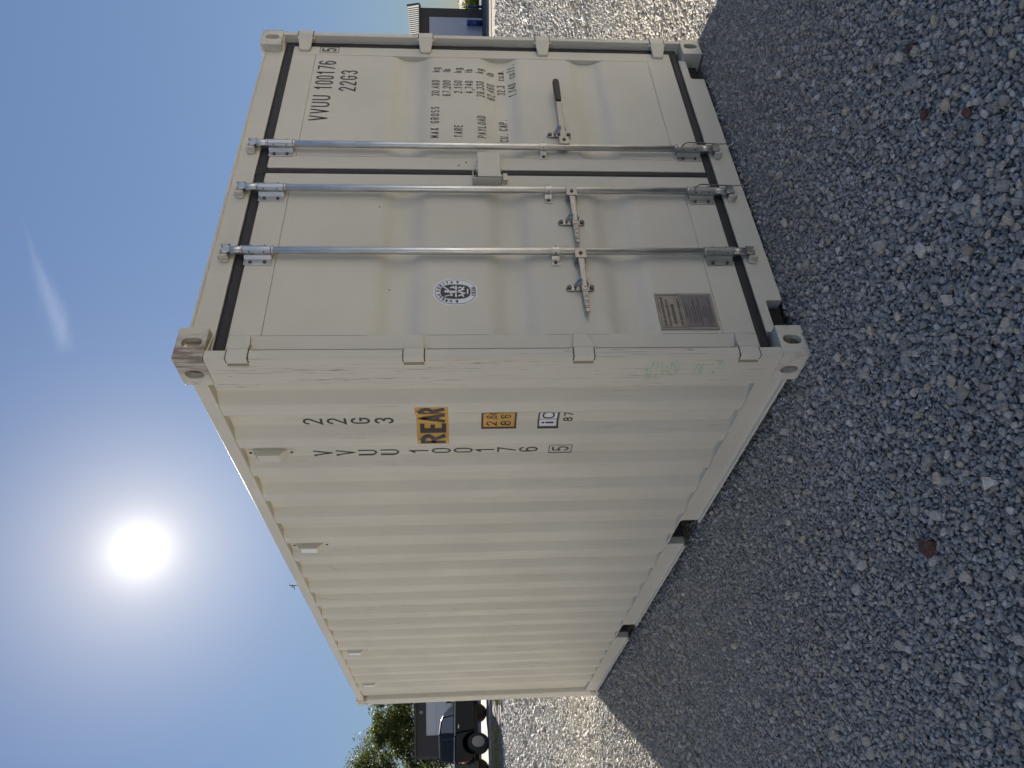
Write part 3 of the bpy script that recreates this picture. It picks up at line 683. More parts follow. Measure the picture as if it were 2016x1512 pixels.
# ------------------------------------------------------------------ lettering and stickers
def on_door(x, z, off): return (x, (door_y(z) if (.158 < x < 1.104 or 1.335 < x < 2.263) and .33 < z < 2.278 else YD)-.0006-off, z)
def on_side(s, z, off): return (wall_x(-s)-.0008-off, -s, z)           # s = -y: left to right as read
def lettering(draw, parent, m=BLACK, label=None, name='lettering'):
    mb = MB(); draw(mb); return mb.build(name, m, parent, fix=False, label=label)
lettering(lambda b: text(b, 'VVUU', 1.630, 2.155, .046, .100, .0105, .0615, on_door), doorR, label='black owner code VVUU')
lettering(lambda b: text(b, '100176', 1.915, 2.155, .038, .100, .0105, .0495, on_door), doorR, label='black serial number 100176')
def boxed5(b):
    for k, ln in enumerate([[(2.288, 2.152), (2.341, 2.152)], [(2.341, 2.152), (2.341, 2.260)], [(2.341, 2.260), (2.288, 2.260)], [(2.288, 2.260), (2.288, 2.152)]]): ribbon(b, ln, .0035, lambda q, k=k: on_door(q.x, q.y, .0003+.0001*k))
    glyph(b, '5', 2.2965, 2.164, .036, .084, .0095, on_door)
lettering(boxed5, doorR, label='boxed check digit 5')
lettering(lambda b: text(b, '22G3', 1.905, 2.026, .040, .095, .0105, .0545, on_door), doorR, label='black size code 22G3')
ROWS = [1.562, 1.500, 1.436, 1.374, 1.311, 1.251, 1.192, 1.129]; hh, ww, tt, ad = .0465, .0205, .0058, .0292
def table():
    def T(s, x, i, e=1, **k): lettering(lambda b: text(b, s, x, ROWS[i], ww, hh, tt, ad*e, on_door, **k), doorR)
    T('MAX', 1.497, 0, e=1.09); T('GROSS', 1.497+4*ad*1.09, 0, e=1.09); T('TARE', 1.504, 2); T('PAYLOAD', 1.503, 4); T('CU.', 1.505, 6, e=.97); T('CAP.', 1.505+3.5*ad*.97, 6, e=.97)
    for i, s in enumerate(('30.480', '67.200', '2.150', '4.740', '28.330', '62.460')): T(s, 0, i, right=2.027)
    T('32.3', 0, 6, right=2.027); T('1.140', 0, 7, right=2.030)
    for i in range(6): T('kg' if i % 2 == 0 else 'lb', 2.108, i, e=.92)
    T('cu.m.', 2.075, 6, e=.92); T('cu.ft.', 2.085, 7, e=.92)
table()
# side wall columns
def column(b, s, y_right, ztop, w, h, th, pitch):
    z = ztop-h
    for ch in s:
        if ch != ' ': glyph(b, ch, -(y_right+w), z, w, h, th, on_side)
        z -= pitch
SH = .0577+.0
lettering(lambda b: column(b, '22G3', .515, 2.186, .050, .090, .0115, .1085), box, label='vertical size code 22G3')
def colnum(b):
    for k, ln in enumerate([[(0, 0), (.066, 0)], [(.066, 0), (.066, .113)], [(.066, .113), (0, .113)], [(0, .113), (0, 0)]]): ribbon(b, [(-.852+a, .908+c) for a, c in ln], .004, lambda q, k=k: on_side(q.x, q.y, .0003+.0001*k))
    glyph(b, '5', -.840, .921, .042, .086, .0095, on_side)
lettering(lambda b: column(b, 'VVUU', .802, 2.186, .050, .094, .0105, .1085), box, label='vertical owner code VVUU')
lettering(lambda b: column(b, '100176', .798, 1.716, .046, .096, .0105, .1085), box, label='vertical serial number 100176')
lettering(colnum, box, label='boxed check digit 5')
def decal(mb, s0, s1, z0, z1, off, surf, inset=0):
    n = max(2, int((s1-s0)/.006)); vs = []
    for i in range(n+1):
        s = s0+(s1-s0)*i/n; vs += [surf(s, z0, off), surf(s, z1, off)]
    mb.add(vs, [(2*i, 2*i+2, 2*i+3, 2*i+1) for i in range(n)])
# REAR
mb = MB(); mb.cur = 0; decal(mb, -.695, -.383, 1.518, 1.668, .0, on_side); mb.cur = 1
for ch, a, w in (('R', -.687, .070), ('E', -.611, .047), ('A', -.560, .070), ('R', -.447, .060)): glyph(mb, ch, a, 1.530, w, .122, .021, lambda x, z, o: on_side(x, z, o+.0018))
mb.build('rear_sticker', [YELLOW, BLACK], box, fix=False)
# 2,6m / 8'6"
mb = MB(); mb.cur = 1; decal(mb, -.598, -.452, 1.200, 1.366, 0, on_side); mb.cur = 0; decal(mb, -.588, -.462, 1.210, 1.356, .0006, on_side); mb.cur = 1
text(mb, '2,6m', -.583, 1.292, .026, .050, .0065, .034, lambda x, z, o: on_side(x, z, o+.0012)); text(mb, "8'6", -.583, 1.226, .028, .050, .0065, .036, lambda x, z, o: on_side(x, z, o+.0012))
glyph(mb, "'", -.492, 1.226, .010, .050, .005, lambda x, z, o: on_side(x, z, o+.0012)); glyph(mb, "'", -.480, 1.226, .010, .050, .005, lambda x, z, o: on_side(x, z, o+.0012))
mb.build('height_sticker', [YELLOW, BLACK], box, fix=False)
# boxed i|C 87
mb = MB(); mb.cur = 1; decal(mb, -.600, -.470, 1.000, 1.100, 0, on_side); mb.cur = 0; decal(mb, -.588, -.470, 1.0105, 1.092, .0006, on_side); mb.cur = 1
up2 = lambda x, z, o: on_side(x, z, o+.0012)
glyph(mb, 'i', -.583, 1.022, .026, .062, .0085, up2); ribbon(mb, [(-.543, 1.006), (-.543, 1.096)], .0045, lambda q: up2(q.x, q.y, .0003)); glyph(mb, 'C', -.536, 1.022, .050, .060, .0085, up2)
ribbon(mb, [(-.4725, 1.002), (-.4725, 1.098)], .004, lambda q: up2(q.x, q.y, .0005))
text(mb, '87', -.566, .934, .034, .046, .0075, .046, on_side)
mb.build('rail_code_sticker', [WHITE, BLACK], box, fix=False)
# oval classification sticker
def sup(cx, cz, a, b, p=2.35, n=48):
    o = []
    for i in range(n):
        t = 2*math.pi*i/n; c, s = math.cos(t), math.sin(t)
        o.append((cx+a*abs(c)**(2/p)*(1 if c > 0 else -1), cz+b*abs(s)**(2/p)*(1 if s > 0 else -1)))
    return o
def disc(mb, ring, off):
    cx = sum(p[0] for p in ring)/len(ring); cz = sum(p[1] for p in ring)/len(ring)
    mb.add([on_door(cx, cz, off)]+[on_door(x, z, off) for x, z in ring], [(0, i+1, (i+1) % len(ring)+1) for i in range(len(ring))])
mb = MB(); cx, cz = .4015, 1.479
mb.cur = 0; disc(mb, sup(cx, cz, .0795, .097), .0); mb.cur = 1; disc(mb, sup(cx, cz, .0725, .090), .0004); mb.cur = 0; disc(mb, sup(cx, cz, .0700, .0875), .0008); mb.cur = 1; disc(mb, sup(cx, cz, .043, .066, 2.8), .0012)
up3 = lambda x, z, o: on_door(x, z, o+.0012)
for i, ch in enumerate('BUREAUVERITAS'):
    t = R(183-i*15.4-(3 if i > 5 else 0)); a, b = .0505, .0695
    c, s = math.cos(t), math.sin(t); px, pz = cx+a*abs(c)**.85*(1 if c > 0 else -1), cz+b*abs(s)**.85*(1 if s > 0 else -1)
    rot_ = math.atan2(s*a, c*b)-math.pi/2
    glyph(mb, ch, px-.0055*math.cos(rot_)+.001*math.sin(rot_), pz-.0055*math.sin(rot_)-.001*math.cos(rot_), .0115, .0155, .0038, up3, rot_)
for i, ch in enumerate('1828'): glyph(mb, ch, cx-.027+.0140*i, cz-.0855, .0115, .0160, .0036, up3)
mb.cur = 0
up4 = lambda x, z, o: on_door(x, z, o+.0016)
def st(pts, th): ribbon(mb, [(cx+a, cz+b) for a, b in pts], th, lambda q: up4(q.x, q.y, .0004))
disc_ = lambda a, b, r: mb.add([up4(cx+a, cz+b, .0006)]+[up4(cx+a+r*math.cos(t), cz+b+r*math.sin(t), .0006) for t in np.linspace(0, 2*math.pi, 11)[:-1]], [(0, i+1, (i+1) % 10+1) for i in range(10)])
st([(.0, .034), (-.002, .012), (.001, -.008)], .013); disc_(.001, .043, .0065); st([(.004, .028), (.020, .042), (.027, .052)], .006); st([(-.004, .026), (-.018, .016), (-.024, .026)], .006); st([(.001, -.008), (-.010, -.040)], .008); st([(.003, -.008), (.013, -.036)], .008)
st([(-.031, -.002), (-.012, -.002)], .007); st([(.012, -.002), (.033, -.002)], .007); st([(-.028, .046), (-.022, .030), (-.024, .014)], .005); st([(.022, .022), (.029, .010), (.020, .006)], .007); st([(-.026, -.014), (-.016, -.030), (-.030, -.034)], .007); st([(.020, -.012), (.028, -.020), (.018, -.030), (.028, -.038)], .006); st([(-.012, -.053), (.014, -.053)], .006)
mb.build('classification_sticker', [WHITE, BLACK], doorL, fix=False)
# approval plate with embossed lines
mb = MB(); mb.cur = 0; px0, px1, pz0, pz1 = .178, .386, .338, .597
mb.box(px0, px1, YD-.004, YD-.001, pz0, pz1)
yb = YD-.0042
def pl(x0, x1, z0, z1, k=2, o=0.0): mb.cur = k; mb.box(x0, x1, yb-.0012-o, yb, z0, z1)
pl(px0+.012, px1-.012, .349, .480, 1)
for x0, x1, z0, z1 in ((px0+.010, px1-.010, .5862, .588), (px0+.010, px0+.012, .490, .5858), (px1-.012, px1-.010, .490, .5858), (px0+.010, px1-.010, .4865, .4885)): pl(x0, x1, z0, z1)
rg = random.Random(3)
def words(z, h, x0, x1, o=.0):
    x = x0
    while x < x1-.006:
        w = rg.uniform(.004, .013); pl(x, min(x+w, x1), z, z+h, 2, o); x += w+rg.uniform(.002, .005)
for z, h, a, b in ((.566, .010, .03, .19), (.546, .009, .03, .17), (.520, .013, .045, .15), (.493, .010, .03, .18)): words(z, h, px0+a-.012, px0+b)
for z, h in ((.466, .006), (.455, .004), (.440, .005), (.428, .007), (.416, .005), (.406, .005), (.396, .005), (.386, .005), (.376, .004), (.367, .004), (.358, .004)): words(z, h, px0+.018+rg.choice((0, 0, .02, .05)), px1-.020-rg.uniform(0, .09), .0014)
for a in (px0+.006, px1-.006):
    for b in (pz0+.006, pz1-.006): mb.cur = 0; mb.cyl((a, YD-.004, b), (a, YD-.0065, b), .0035, 8)
mb.build('approval_plate', [PLATE, PLATE_D, PLATE_L], doorL)

# ================================================================== BACKGROUND
hd = Vector((math.sin(YAW), math.cos(YAW), 0)); rd = Vector((math.cos(YAW), -math.sin(YAW), 0)); BR = -YAW
CONC = mat('pale_concrete', (.36, .32, .26), .9, 0, .15); base(CONC, rgb2(CONC, noise(CONC, 1.2, 6), (.22, .195, .155), (.29, .26, .21))); bump(CONC, noise(CONC, 30, 4), .3, .01)
DIRT = mat('stony_dirt', (.16, .14, .12), .95); base(DIRT, rgb2(DIRT, noise(DIRT, 5, 8), (.10, .088, .075), (.25, .22, .19))); bump(DIRT, noise(DIRT, 9, 6), .9, .08)
def at(depth, lat, z=0.0): p = CAM+hd*depth+rd*lat; return Vector((p.x, p.y, z))
def obj_in_frame(mb, name, m, depth, lat, z=0, **kw):
    o = mb.build(name, m, **kw); o.location = at(depth, lat, z); o.rotation_euler = (0, 0, BR); return o
# raised yard on the left: bank and concrete pad
mb = MB()
rg = np.random.default_rng(5)
nx, ny = 70, 14; vs = []
for i in range(nx+1):
    for j in range(ny+1):
        t = j/ny; lat = -34+i*(34-4.5)/nx
        vs.append((lat, 27.0+2.2*t+rg.normal(0, .04), .45*t**.8-.02+(rg.normal(0, .018) if 0 < j < ny else 0)))
mb.add(vs, [(i*(ny+1)+j, (i+1)*(ny+1)+j, (i+1)*(ny+1)+j+1, i*(ny+1)+j+1) for i in range(nx) for j in range(ny)]); mb.sm = True
o = obj_in_frame(mb, 'bank', DIRT, 0, 0, kind='structure', fix=False)
mb = MB(); mb.box(-60, -4.5, 29.1, 95, -.3, .46); obj_in_frame(mb, 'concrete_pad', CONC, 0, 0, kind='structure', bevel=.03)
# weeds at the foot of the bank
WEED = mat('yellow_green_weed', (.17, .17, .045), .8)
mb = MB()
for i in range(2600):
    lat = random.uniform(-22, -8); dp = random.gauss(27.9, .28); z = max(0, (dp-27.0)/2.2)**.8*.45 if dp < 29 else .45
    if math.sin(lat*2.1)+math.sin(lat*.9+1) < .1: continue
    h = random.uniform(.05, .17); a = random.uniform(0, 3.14); dx, dy = math.cos(a)*.02, math.sin(a)*.02; lx, ly = random.gauss(0, .05), random.gauss(0, .05)
    mb.add([(lat-dx, dp-dy, z-.02), (lat+dx, dp+dy, z-.02), (lat+lx, dp+ly, z+h)], [(0, 1, 2)])
obj_in_frame(mb, 'weeds', WEED, 0, 0, kind='stuff', fix=False)
# right apron of concrete
mb = MB(); mb.box(2.0, 60, 31.3, 66, -.2, .012); obj_in_frame(mb, 'concrete_apron', CONC, 0, 0, kind='structure')
SHADE = mat('shade_dark', (.05, .05, .052), .9); base(SHADE, rgb2(SHADE, noise(SHADE, 3, 6), (.042, .042, .044), (.062, .062, .064)))  # dark colour deepening the shed's shadow on the concrete apron
mb = MB(); mb.box(2.0, 60, 36.9, 66, .0, .0165); obj_in_frame(mb, 'shade_strip', SHADE, 0, 0, kind='structure')
# left building ---------------------------------------------------------------
CLAD = mat('dark_cladding', (.055, .05, .052), .7); base(CLAD, rgb2(CLAD, noise(CLAD, 3, 5), (.05, .045, .048), (.066, .06, .062)))
TRIM = mat('grey_brown_trim', (.085, .077, .074), .7)
GDOOR = mat('pale_garage_door', (.62, .63, .63), .55)
bl = thing('garage_building', at(54, -27.55, .46), BR, 'low dark clad garage with a pale roller door behind the pickup', 'building')
mb = MB(); W, H, D_ = 18.0, 4.52, 7.0; gx0, gx1, gh = 1.67, 6.0, 3.80
mb.box(0, gx0, 0, .2, 0, H); mb.box(gx1, W, 0, .2, 0, H); mb.box(gx0, gx1, 0, .2, gh, H); mb.box(0, .2, .21, D_, 0, H); mb.box(W-.2, W, .21, D_, 0, H); mb.box(.21, W-.21, D_-.2, D_, 0, H)
mb.build('wall', CLAD, bl)
for i in range(28):
    z = .165*i+.05
    if z > H-.1: break
    for a, b in (((.26, gx0-.10), (gx1+.10, W)) if z < gh+.03 else ((.26, W),)): MB().box(a, b, -.012, -.001, z, z+.15).build('cladding_board', CLAD, bl)
MB().box(-.12, W+.12, -.35, D_+.2, H, H+.14).build('roof', TRIM, bl, .02)
MB().box(-.02, .24, -.03, -.002, 0, H-.001).build('corner_board', TRIM, bl); 
mb = MB(); mb.box(gx0-.09, gx0, -.03, .1, 0, gh+.09); mb.box(gx1, gx1+.09, -.03, .1, 0, gh+.09); mb.box(gx0+.001, gx1-.001, -.03, .1, gh, gh+.09); mb.build('door_frame', CLAD, bl)
for i in range(5): MB().box(gx0+.004, gx1-.004, .06, .10, i*gh/5+.004, (i+1)*gh/5-.004).build('door_section', GDOOR, bl, .006)
mb = MB(); mb.box(3.40, 3.65, -.16, -.013, 4.08, 4.25); mb.box(3.43, 3.62, -.15, -.03, 4.02, 4.079); mb.build('wall_lamp', mat('grey_lamp', (.25, .25, .25), .4), bl, .01)

# right building --------------------------------------------------------------
br = thing('shed_building', at(42.7, 21.97, .012), BR, 'dark shed with a ribbed translucent roof screen and tall pale sliding door', 'building')
mb = MB(); W2, H2 = 13.0, 3.62
mb.box(-W2, 0, 0, .2, 0, H2); mb.box(-W2, -W2+.2, .21, 6, 0, H2); mb.box(-.2, 0, .21, 6, 0, H2); mb.build('wall', CLAD, br)
MB().box(-4.9, -.55, -.07, -.012, 0, 3.08).build('sliding_door', mat('pale_blue_door', (.42, .46, .55), .5), br, .01)
mb = MB(); mb.box(-.55, -.46, -.09, -.002, 0, 3.16); mb.box(-5.0, -.551, -.09, -.002, 3.08, 3.16); mb.build('door_frame', mat('black_frame', (.025, .025, .03), .5), br)
MB().box(-W2-.1, .05, -.28, -.02, H2-.06, H2+.06).build('gutter', mat('black_gutter', (.03, .03, .032), .5), br, .01)
ROOFM = mat('translucent_roof_screen', (.62, .64, .66), .35, .3)
mb = MB(); mb.add([(.04, -.2, H2+.065), (.04, .05, H2+.70), (-W2, .05, H2-.15+.22), (-W2, -.2, H2+.064)], [(0, 1, 2, 3)])
mb.build('roof', ROOFM, br, fix=False)
nR, lR, bR = nodes_of(ROOFM)
tR = nR.new('ShaderNodeBsdfTranslucent'); tR.inputs[0].default_value = (.22, .23, .235, 1); xR = nR.new('ShaderNodeMixShader'); xR.inputs[0].default_value = .8  # sheet stood steep and made translucent so sun from behind brightens it
lR.new(bR.outputs[0], xR.inputs[1]); lR.new(tR.outputs[0], xR.inputs[2]); lR.new(xR.outputs[0], nR['Material Output'].inputs[0])
SEAM = mat('dark_seam', (.10, .10, .11), .5)
for i in range(40):
    x = -.10-.118*i; t = (x-.04)/(-W2-.04); zt = H2+.70+(-.63)*t
    if x < -W2 or zt < H2+.16: break
    MB().loft([[(x-.016, -.21, H2+.066), (x+.016, -.21, H2+.066), (x+.016, -.26, H2+.066), (x-.016, -.26, H2+.066)], [(x-.016, .0, zt), (x+.016, .0, zt), (x+.016, -.05, zt), (x-.016, -.05, zt)]]).build('roof_rib', SEAM, br)
MB().loft([[(.05, -.22, H2+.0), (.16, -.22, H2+.0), (.16, -.22, H2+.14), (.05, -.22, H2+.14)], [(.05, .10, H2+.62), (.16, .10, H2+.62), (.16, .0, H2+.76), (.05, .0, H2+.76)]]).build('barge_board', CLAD, br)
# blue bin and post
BLUE = mat('blue_plastic', (.02, .035, .16), .45)
bn = thing('blue_bin', at(42.3, 20.95, .012), BR, 'dark blue plastic drum standing against the shed wall', 'bin')
mb = MB(); mb.cyl((0, 0, 0), (0, 0, .82), .155, 20, .165); mb.build('drum', BLUE, bn); mb = MB(); mb.cyl((0, 0, .821), (0, 0, .92), .175, 20, .15); mb.build('lid', mat('pale_blue_lid', (.10, .13, .28), .4), bn)
bp = MB(); bp.cyl((0, 0, 0), (0, 0, .80), .07, 14); bp.cyl((0, 0, .801), (0, 0, .83), .085, 14)
o = bp.build('bollard', BLUE); o.location = at(42.2, 21.85, .012); tag(o, 'slim blue bollard at the right corner of the shed', 'bollard')

# added unseen warehouses, made up to bounce sunlight onto the shaded container
METAL = mat('bounce_sheet_metal', (.47, .455, .425), .6); base(METAL, rgb2(METAL, noise(METAL, .7, 5), (.44, .425, .395), (.50, .485, .455)))
def bounce_warehouse(loc, rz, w, h, label):
    wh = thing('bounce_warehouse', loc, rz, label, 'building')
    mb = MB(); rr = []; xx = 0.0
    while xx < w: rr += [(xx, 0), (xx+.22, 0), (xx+.27, .04), (xx+.33, .04), (xx+.38, 0)]; xx += .4
    mb.loft([[(a, b, .0) for a, b in rr], [(a, b, h) for a, b in rr]], closed=False, caps=False); mb.build('wall', METAL, wh, fix=False)
    MB().box(-.3, w+.3, -14, .5, h, h+.25).build('roof', TRIM, wh); MB().box(0, w, -14, -13.8, 0, h-.01).build('rear_wall', METAL, wh)
    for a in (0, w-.2): MB().box(a, a+.2, -13.79, -.01, 0, h-.01).build('gable_wall', METAL, wh)
    for k in range(3):
        a = w*(.12+.3*k)
        for i in range(6): MB().box(a, a+4.5, .05, .09, .02+i*.75, .75+i*.75-.01).build('door_section', GDOOR, wh)
bounce_warehouse((-6, -30, 0), 0, 46, 7.0, 'added unseen long cream building bouncing sunlight onto the container doors')
bounce_warehouse((-13, 31, 0), -math.pi/2, 38, 6.3, 'added unseen tall cream building bouncing sunlight onto the corrugated side wall')

# trees -----------------------------------------------------------------------
LEAF = mat('tree_leaf', (.07, .09, .03), .6); nL, lL, bL = nodes_of(LEAF)
oi = nL.new('ShaderNodeNewGeometry'); bL.inputs['Specular IOR Level'].default_value = .15
base(LEAF, ramp(LEAF, oi.outputs['Random Per Island'], [(0, (.022, .034, .014)), (.55, (.045, .062, .020)), (.88, (.085, .098, .026)), (1, (.14, .14, .035))]))
tr_ = nL.new('ShaderNodeBsdfTranslucent'); tr_.inputs[0].default_value = (.10, .12, .025, 1); ms = nL.new('ShaderNodeMixShader'); ms.inputs[0].default_value = .35
lL.new(bL.outputs[0], ms.inputs[1]); lL.new(tr_.outputs[0], ms.inputs[2]); lL.new(ms.outputs[0], nL['Material Output'].inputs[0])
BARK = mat('bark', (.07, .055, .042), .9)
def tree(loc, H, rad, seed, label, low=1.2, squash=.85, nb=60, nl=130, ls=.16):
    rg = random.Random(seed)
    t = thing('tree', loc, rg.uniform(0, 6), label, 'tree', 'trees behind the garage')
    mb = MB(); mb.tube([(0, 0, -.1), (.05, 0, H*.2), (-.05, .06, H*.45), (0, 0, H*.7)], [.22, .17, .11, .04], 8)
    blobs = []
    for i in range(nb):
        a = rg.uniform(0, 6.283); zz = low+(H-low)*rg.random()**.8; q = (zz-low)/(H-low)
        rr = rad*math.sqrt(max(.05, 1-(2*q-.75)**2*.62))*rg.random()**.45
        p = Vector((rr*math.cos(a), rr*math.sin(a), zz-.35)); blobs.append((p, rg.uniform(.35, .8)*rad/3.2))
        if i % 2 == 0: st_ = Vector((0, 0, min(H*.62, max(.8, p.z-.9)))); mb.tube([st_, (st_+p)/2+Vector((0, 0, .2)), p], [.06, .035, .012], 5)
    mb.build('trunk', BARK, t)
    mb = MB()
    for p, r in blobs:
        for j in range(nl):
            d = Vector((rg.gauss(0, 1), rg.gauss(0, 1), rg.gauss(0, .75))); d = d.normalized()*r*rg.random()**.4*1.25
            c = p+d; n = Vector((rg.gauss(0, 1), rg.gauss(0, 1), rg.gauss(0, 1)+.4)).normalized(); a = n.orthogonal().normalized(); b = n.cross(a); s = ls*rg.uniform(.55, 1.2)
            th = rg.uniform(0, 6.28); a, b = a*math.cos(th)+b*math.sin(th), b*math.cos(th)-a*math.sin(th)
            mb.add([c-a*s*.5, c+b*s*.24, c+a*s*.5, c-b*s*.24], [(0, 1, 2, 3)])
    mb.build('crown', LEAF, t, fix=False)
tree(at(64, -34.0, .4), 10.9, 5.2, 1, 'tallest leafy green tree behind the dark garage, at the picture edge', low=.9, nb=110, nl=260, ls=.25)
tree(at(63, -28.6, .4), 9.0, 3.8, 2, 'shorter leafy tree showing between the tall tree and the container', low=1.0, nb=85, nl=240, ls=.24)
tree(at(66, -23.5, .4), 8.2, 3.6, 4, 'leafy tree hidden mostly by the container beside the garage', nb=34, nl=160, ls=.2)
t = thing('bush', at(50, 26.2, 0), 0, 'yellow green bush beyond the blue bollard', 'bush')
mb = MB()
for j in range(4000):
    d = Vector((random.gauss(0, .7), random.gauss(0, .7), abs(random.gauss(0, .42)))); n = Vector((random.gauss(0, 1), random.gauss(0, 1), random.gauss(0, 1))).normalized(); a = n.orthogonal().normalized()*.09; b = n.cross(a.normalized())*.045
    mb.add([d-a, d+b, d+a, d-b], [(0, 1, 2, 3)])
mb.build('foliage', mat('bright_leaf', (.20, .24, .04), .8, 0, .1), t, fix=False)

# pickup truck ----------------------------------------------------------------
TB = mat('black_car_paint', (.008, .009, .012), .18); nodes_of(TB)[2].inputs['Coat Weight'].default_value = .1; nodes_of(TB)[2].inputs['Specular IOR Level'].default_value = .25
GLASS = mat('dark_tinted_glass', (.010, .011, .015), .12, 0, .12)
TYRE = mat('tyre_rubber', (.02, .02, .02), .8); RIM = mat('steel_rim', (.30, .28, .26), .4, .8); PLASTIC = mat('black_plastic', (.015, .015, .016), .5)
CHR = mat('bright_trim', (.75, .75, .76), .12, 1.0); LAMP = mat('red_lamp', (.25, .02, .02), .2); CLEAR = mat('clear_lamp', (.6, .6, .6), .15)
heading = math.atan2(.463, .886)
tk = thing('pickup_truck', Vector((3.27, 31.44, .46)), heading, 'black lifted pickup truck with big tyres parked on the concrete pad', 'pickup truck')
# local: x forward from rear axle, y to the left, z up; the right side (-y) faces the camera
hw = .93
def arch(cx, r, z0, n=9): return [(cx+r*math.cos(R(t)), z0+r*math.sin(R(t))) for t in np.linspace(180, 0, n)]
zs = .62
low = [(-.82, .70), (-.52, zs)]+arch(0, .52, .56)+[(.56, zs), (2.24, zs)]+arch(2.8, .52, .56)+[(3.36, zs), (3.65, .72), (3.68, 1.18), (3.55, 1.30), (2.25, 1.40), (2.1, 1.42), (.30, 1.42), (.30, 1.40), (-.80, 1.40), (-.85, 1.30)]
mb = MB()
def side_ring(y, ins): return [((x*(1-.0*ins)), y, z) for x, z in low]
mb.loft([[(x, -hw+.05, z) for x, z in low], [(x, -hw, z-.0 if z < 1.3 else z-.06) for x, z in low], [(x, hw, z if z < 1.3 else z-.06) for x, z in low], [(x, hw-.05, z) for x, z in low]])
mb.build('body', TB, tk, .02, 2)
# cab: lofted greenhouse
cabp = [(.30, 1.40), (2.16, 1.40), (1.50, 1.93), (1.25, 2.02), (.60, 2.08), (.36, 2.04)]
ci_ = [(.34, 1.40), (2.10, 1.40), (1.48, 1.93), (1.2, 2.02), (.62, 2.08), (.42, 2.04)]
mb = MB(); mb.loft([[(x, -hw+.06, z) if z < 1.5 else (x, -hw+.20, z-.03) for x, z in cabp], [(x, -hw+.12, z) if z < 1.5 else (x, -hw+.30, z) for x, z in cabp], [(x, hw-.12, z) if z < 1.5 else (x, hw-.30, z) for x, z in cabp], [(x, hw-.06, z) if z < 1.5 else (x, hw-.20, z-.03) for x, z in cabp]]); mb.build('cab', TB, tk, .03, 3)
def slab(name, pts, m, off): # thin glass slab in given 3D polygon pushed along off
    o3 = Vector(off); MB().loft([[Vector(p) for p in pts], [Vector(p)+o3 for p in pts]]).build(name, m, tk)
SKYG = mat('side_glass', (.13, .15, .18), .06, 0, .55)
slab('side_window', [(.50, -.862, 1.45), (1.34, -.862, 1.45), (1.30, -.745, 1.93), (.62, -.742, 1.97)], SKYG, (0, -.012, 0))
slab('side_window', [(1.40, -.862, 1.45), (2.0, -.862, 1.45), (1.48, -.756, 1.88), (1.37, -.746, 1.92)], SKYG, (0, -.012, 0))
slab('rear_window', [(.315, -.72, 1.47), (.315, .72, 1.47), (.362, .60, 1.97), (.362, -.60, 1.97)], GLASS, (-.012, 0, 0))
slab('windscreen', [(2.09, -.74, 1.47), (2.09, .74, 1.47), (1.55, .60, 1.91), (1.60, -.60, 1.91)], GLASS, (.012, 0, .01))
MB().box(-.84, .28, -hw+.006, -hw+.09, 1.401, 1.425).box(-.84, .28, hw-.09, hw-.006, 1.401, 1.425).box(-.86, -.78, -hw+.091, hw-.091, 1.401, 1.42).build('bed_rail', CHR, tk, .01)
MB().box(.32, 2.2, -hw-.012, -hw+.03, 1.385, 1.402).build('belt_trim', CHR, tk)
MB().box(-.75, .26, -hw+.10, hw-.10, 1.30, 1.396).build('bed_cover', PLASTIC, tk)
MB().box(-.872, -.852, -.74, .74, .78, 1.34).build('tailgate', TB, tk, .015)
for s_ in (-1, 1):
    MB().box(-.868, -.83, s_*.79, s_*.90, .92, 1.24).build('tail_lamp', LAMP, tk, .01); MB().box(-.874, -.869, s_*.80, s_*.89, 1.02, 1.10).build('reversing_lamp', CLEAR, tk)
MB().box(-.98, -.87, -.88, .88, .60, .78).build('rear_bumper', PLASTIC, tk, .03); MB().box(3.68, 3.80, -.9, .9, .62, .84).build('front_bumper', PLASTIC, tk, .03)
MB().box(.62, 2.2, -hw-.05, -hw+.05, .60, .66).build('side_step', PLASTIC, tk, .01)
mb = MB(); mb.box(1.90, 2.06, -hw-.26, -hw-.04, 1.52, 1.78); mb.box(1.94, 2.02, -hw-.06, -hw+.05, 1.47, 1.52); mb.build('wing_mirror', PLASTIC, tk, .02)
MB().box(.66, .84, -hw-.03, -hw-.002, 1.22, 1.26).build('door_handle', CHR, tk, .008)
slab('door', [(.60, -hw-.001, .68), (1.90, -hw-.001, .68), (1.98, -hw-.001, 1.33), (.50, -hw-.001, 1.33)], TB, (0, -.008, 0))
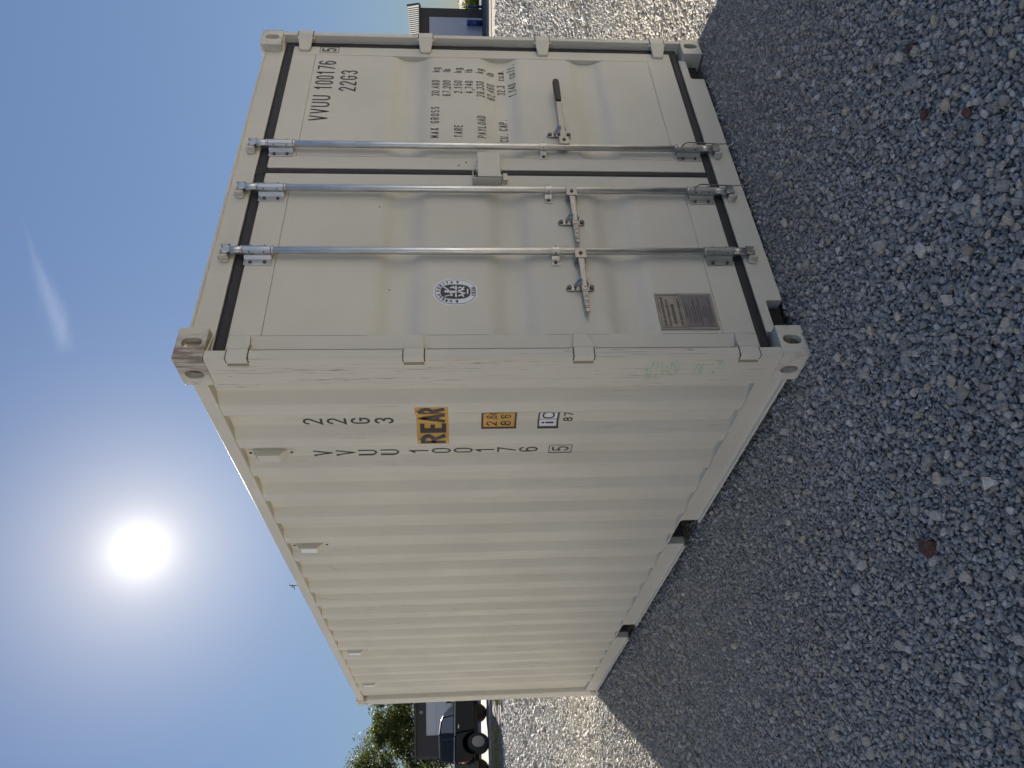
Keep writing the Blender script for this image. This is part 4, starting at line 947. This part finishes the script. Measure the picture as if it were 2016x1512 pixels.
MB().box(-.6, 3.5, -.55, .55, .42, .60).build('chassis', PLASTIC, tk); 
for ax_ in (0, 2.8):
    MB().cyl((ax_, -.80, .43), (ax_, .80, .43), .06, 10).build('axle', PLASTIC, tk)
    for s_ in (-1, 1):
        mb = MB(); yo, yi = s_*.97, s_*.67; sec = [(yi, .30), (yi, .39), (yi+s_*.04, .43), (yo-s_*.04, .43), (yo, .39), (yo, .27), (yo-s_*.03, .25)]
        mb.sm = True; mb.loft([[(ax_+q*math.cos(t), yy, .43+q*math.sin(t)) for t in np.linspace(0, 2*math.pi, 33)[:-1]] for yy, q in sec])
        for i in range(32):
            t = 2*math.pi*i/32; c = Vector((ax_+.432*math.cos(t), (yo+yi)/2, .43+.432*math.sin(t))); tt_ = Vector((-math.sin(t), 0, math.cos(t)))*.022; rr_ = Vector((math.cos(t), 0, math.sin(t)))*.010; yy = Vector((0, .12, 0))
            mb.sm = False; mb.add([c-tt_-yy+rr_, c+tt_-yy+rr_, c+tt_+yy+rr_, c-tt_+yy+rr_, c-tt_-yy-rr_, c+tt_-yy-rr_, c+tt_+yy-rr_, c-tt_+yy-rr_], [(0,1,2,3),(0,4,5,1),(1,5,6,2),(2,6,7,3),(3,7,4,0)])
        w_ = mb.build('wheel', TYRE, tk)
        mb = MB(); mb.sm = True; mb.loft([[(ax_+q*math.cos(t), yy, .43+q*math.sin(t)) for t in np.linspace(0, 2*math.pi, 25)[:-1]] for yy, q in ((yo-s_*.005, .262), (yo-s_*.02, .245), (yo-s_*.10, .22))]); mb.sm = False
        for i in range(6):
            t = 2*math.pi*i/6; c = Vector((math.cos(t), 0, math.sin(t))); n = Vector((-math.sin(t), 0, math.cos(t))); o3 = Vector((ax_, yo-s_*.055, .43))
            mb.loft([[o3+c*a+n*b_*.03+Vector((0, d_*.012, 0)) for b_, d_ in ((-1, -1), (1, -1), (1, 1), (-1, 1))] for a in (.05, .235)])
        mb.cyl((ax_, yo-s_*.07, .43), (ax_, yo-s_*.03, .43), .07, 12); mb.build('rim', RIM, w_)
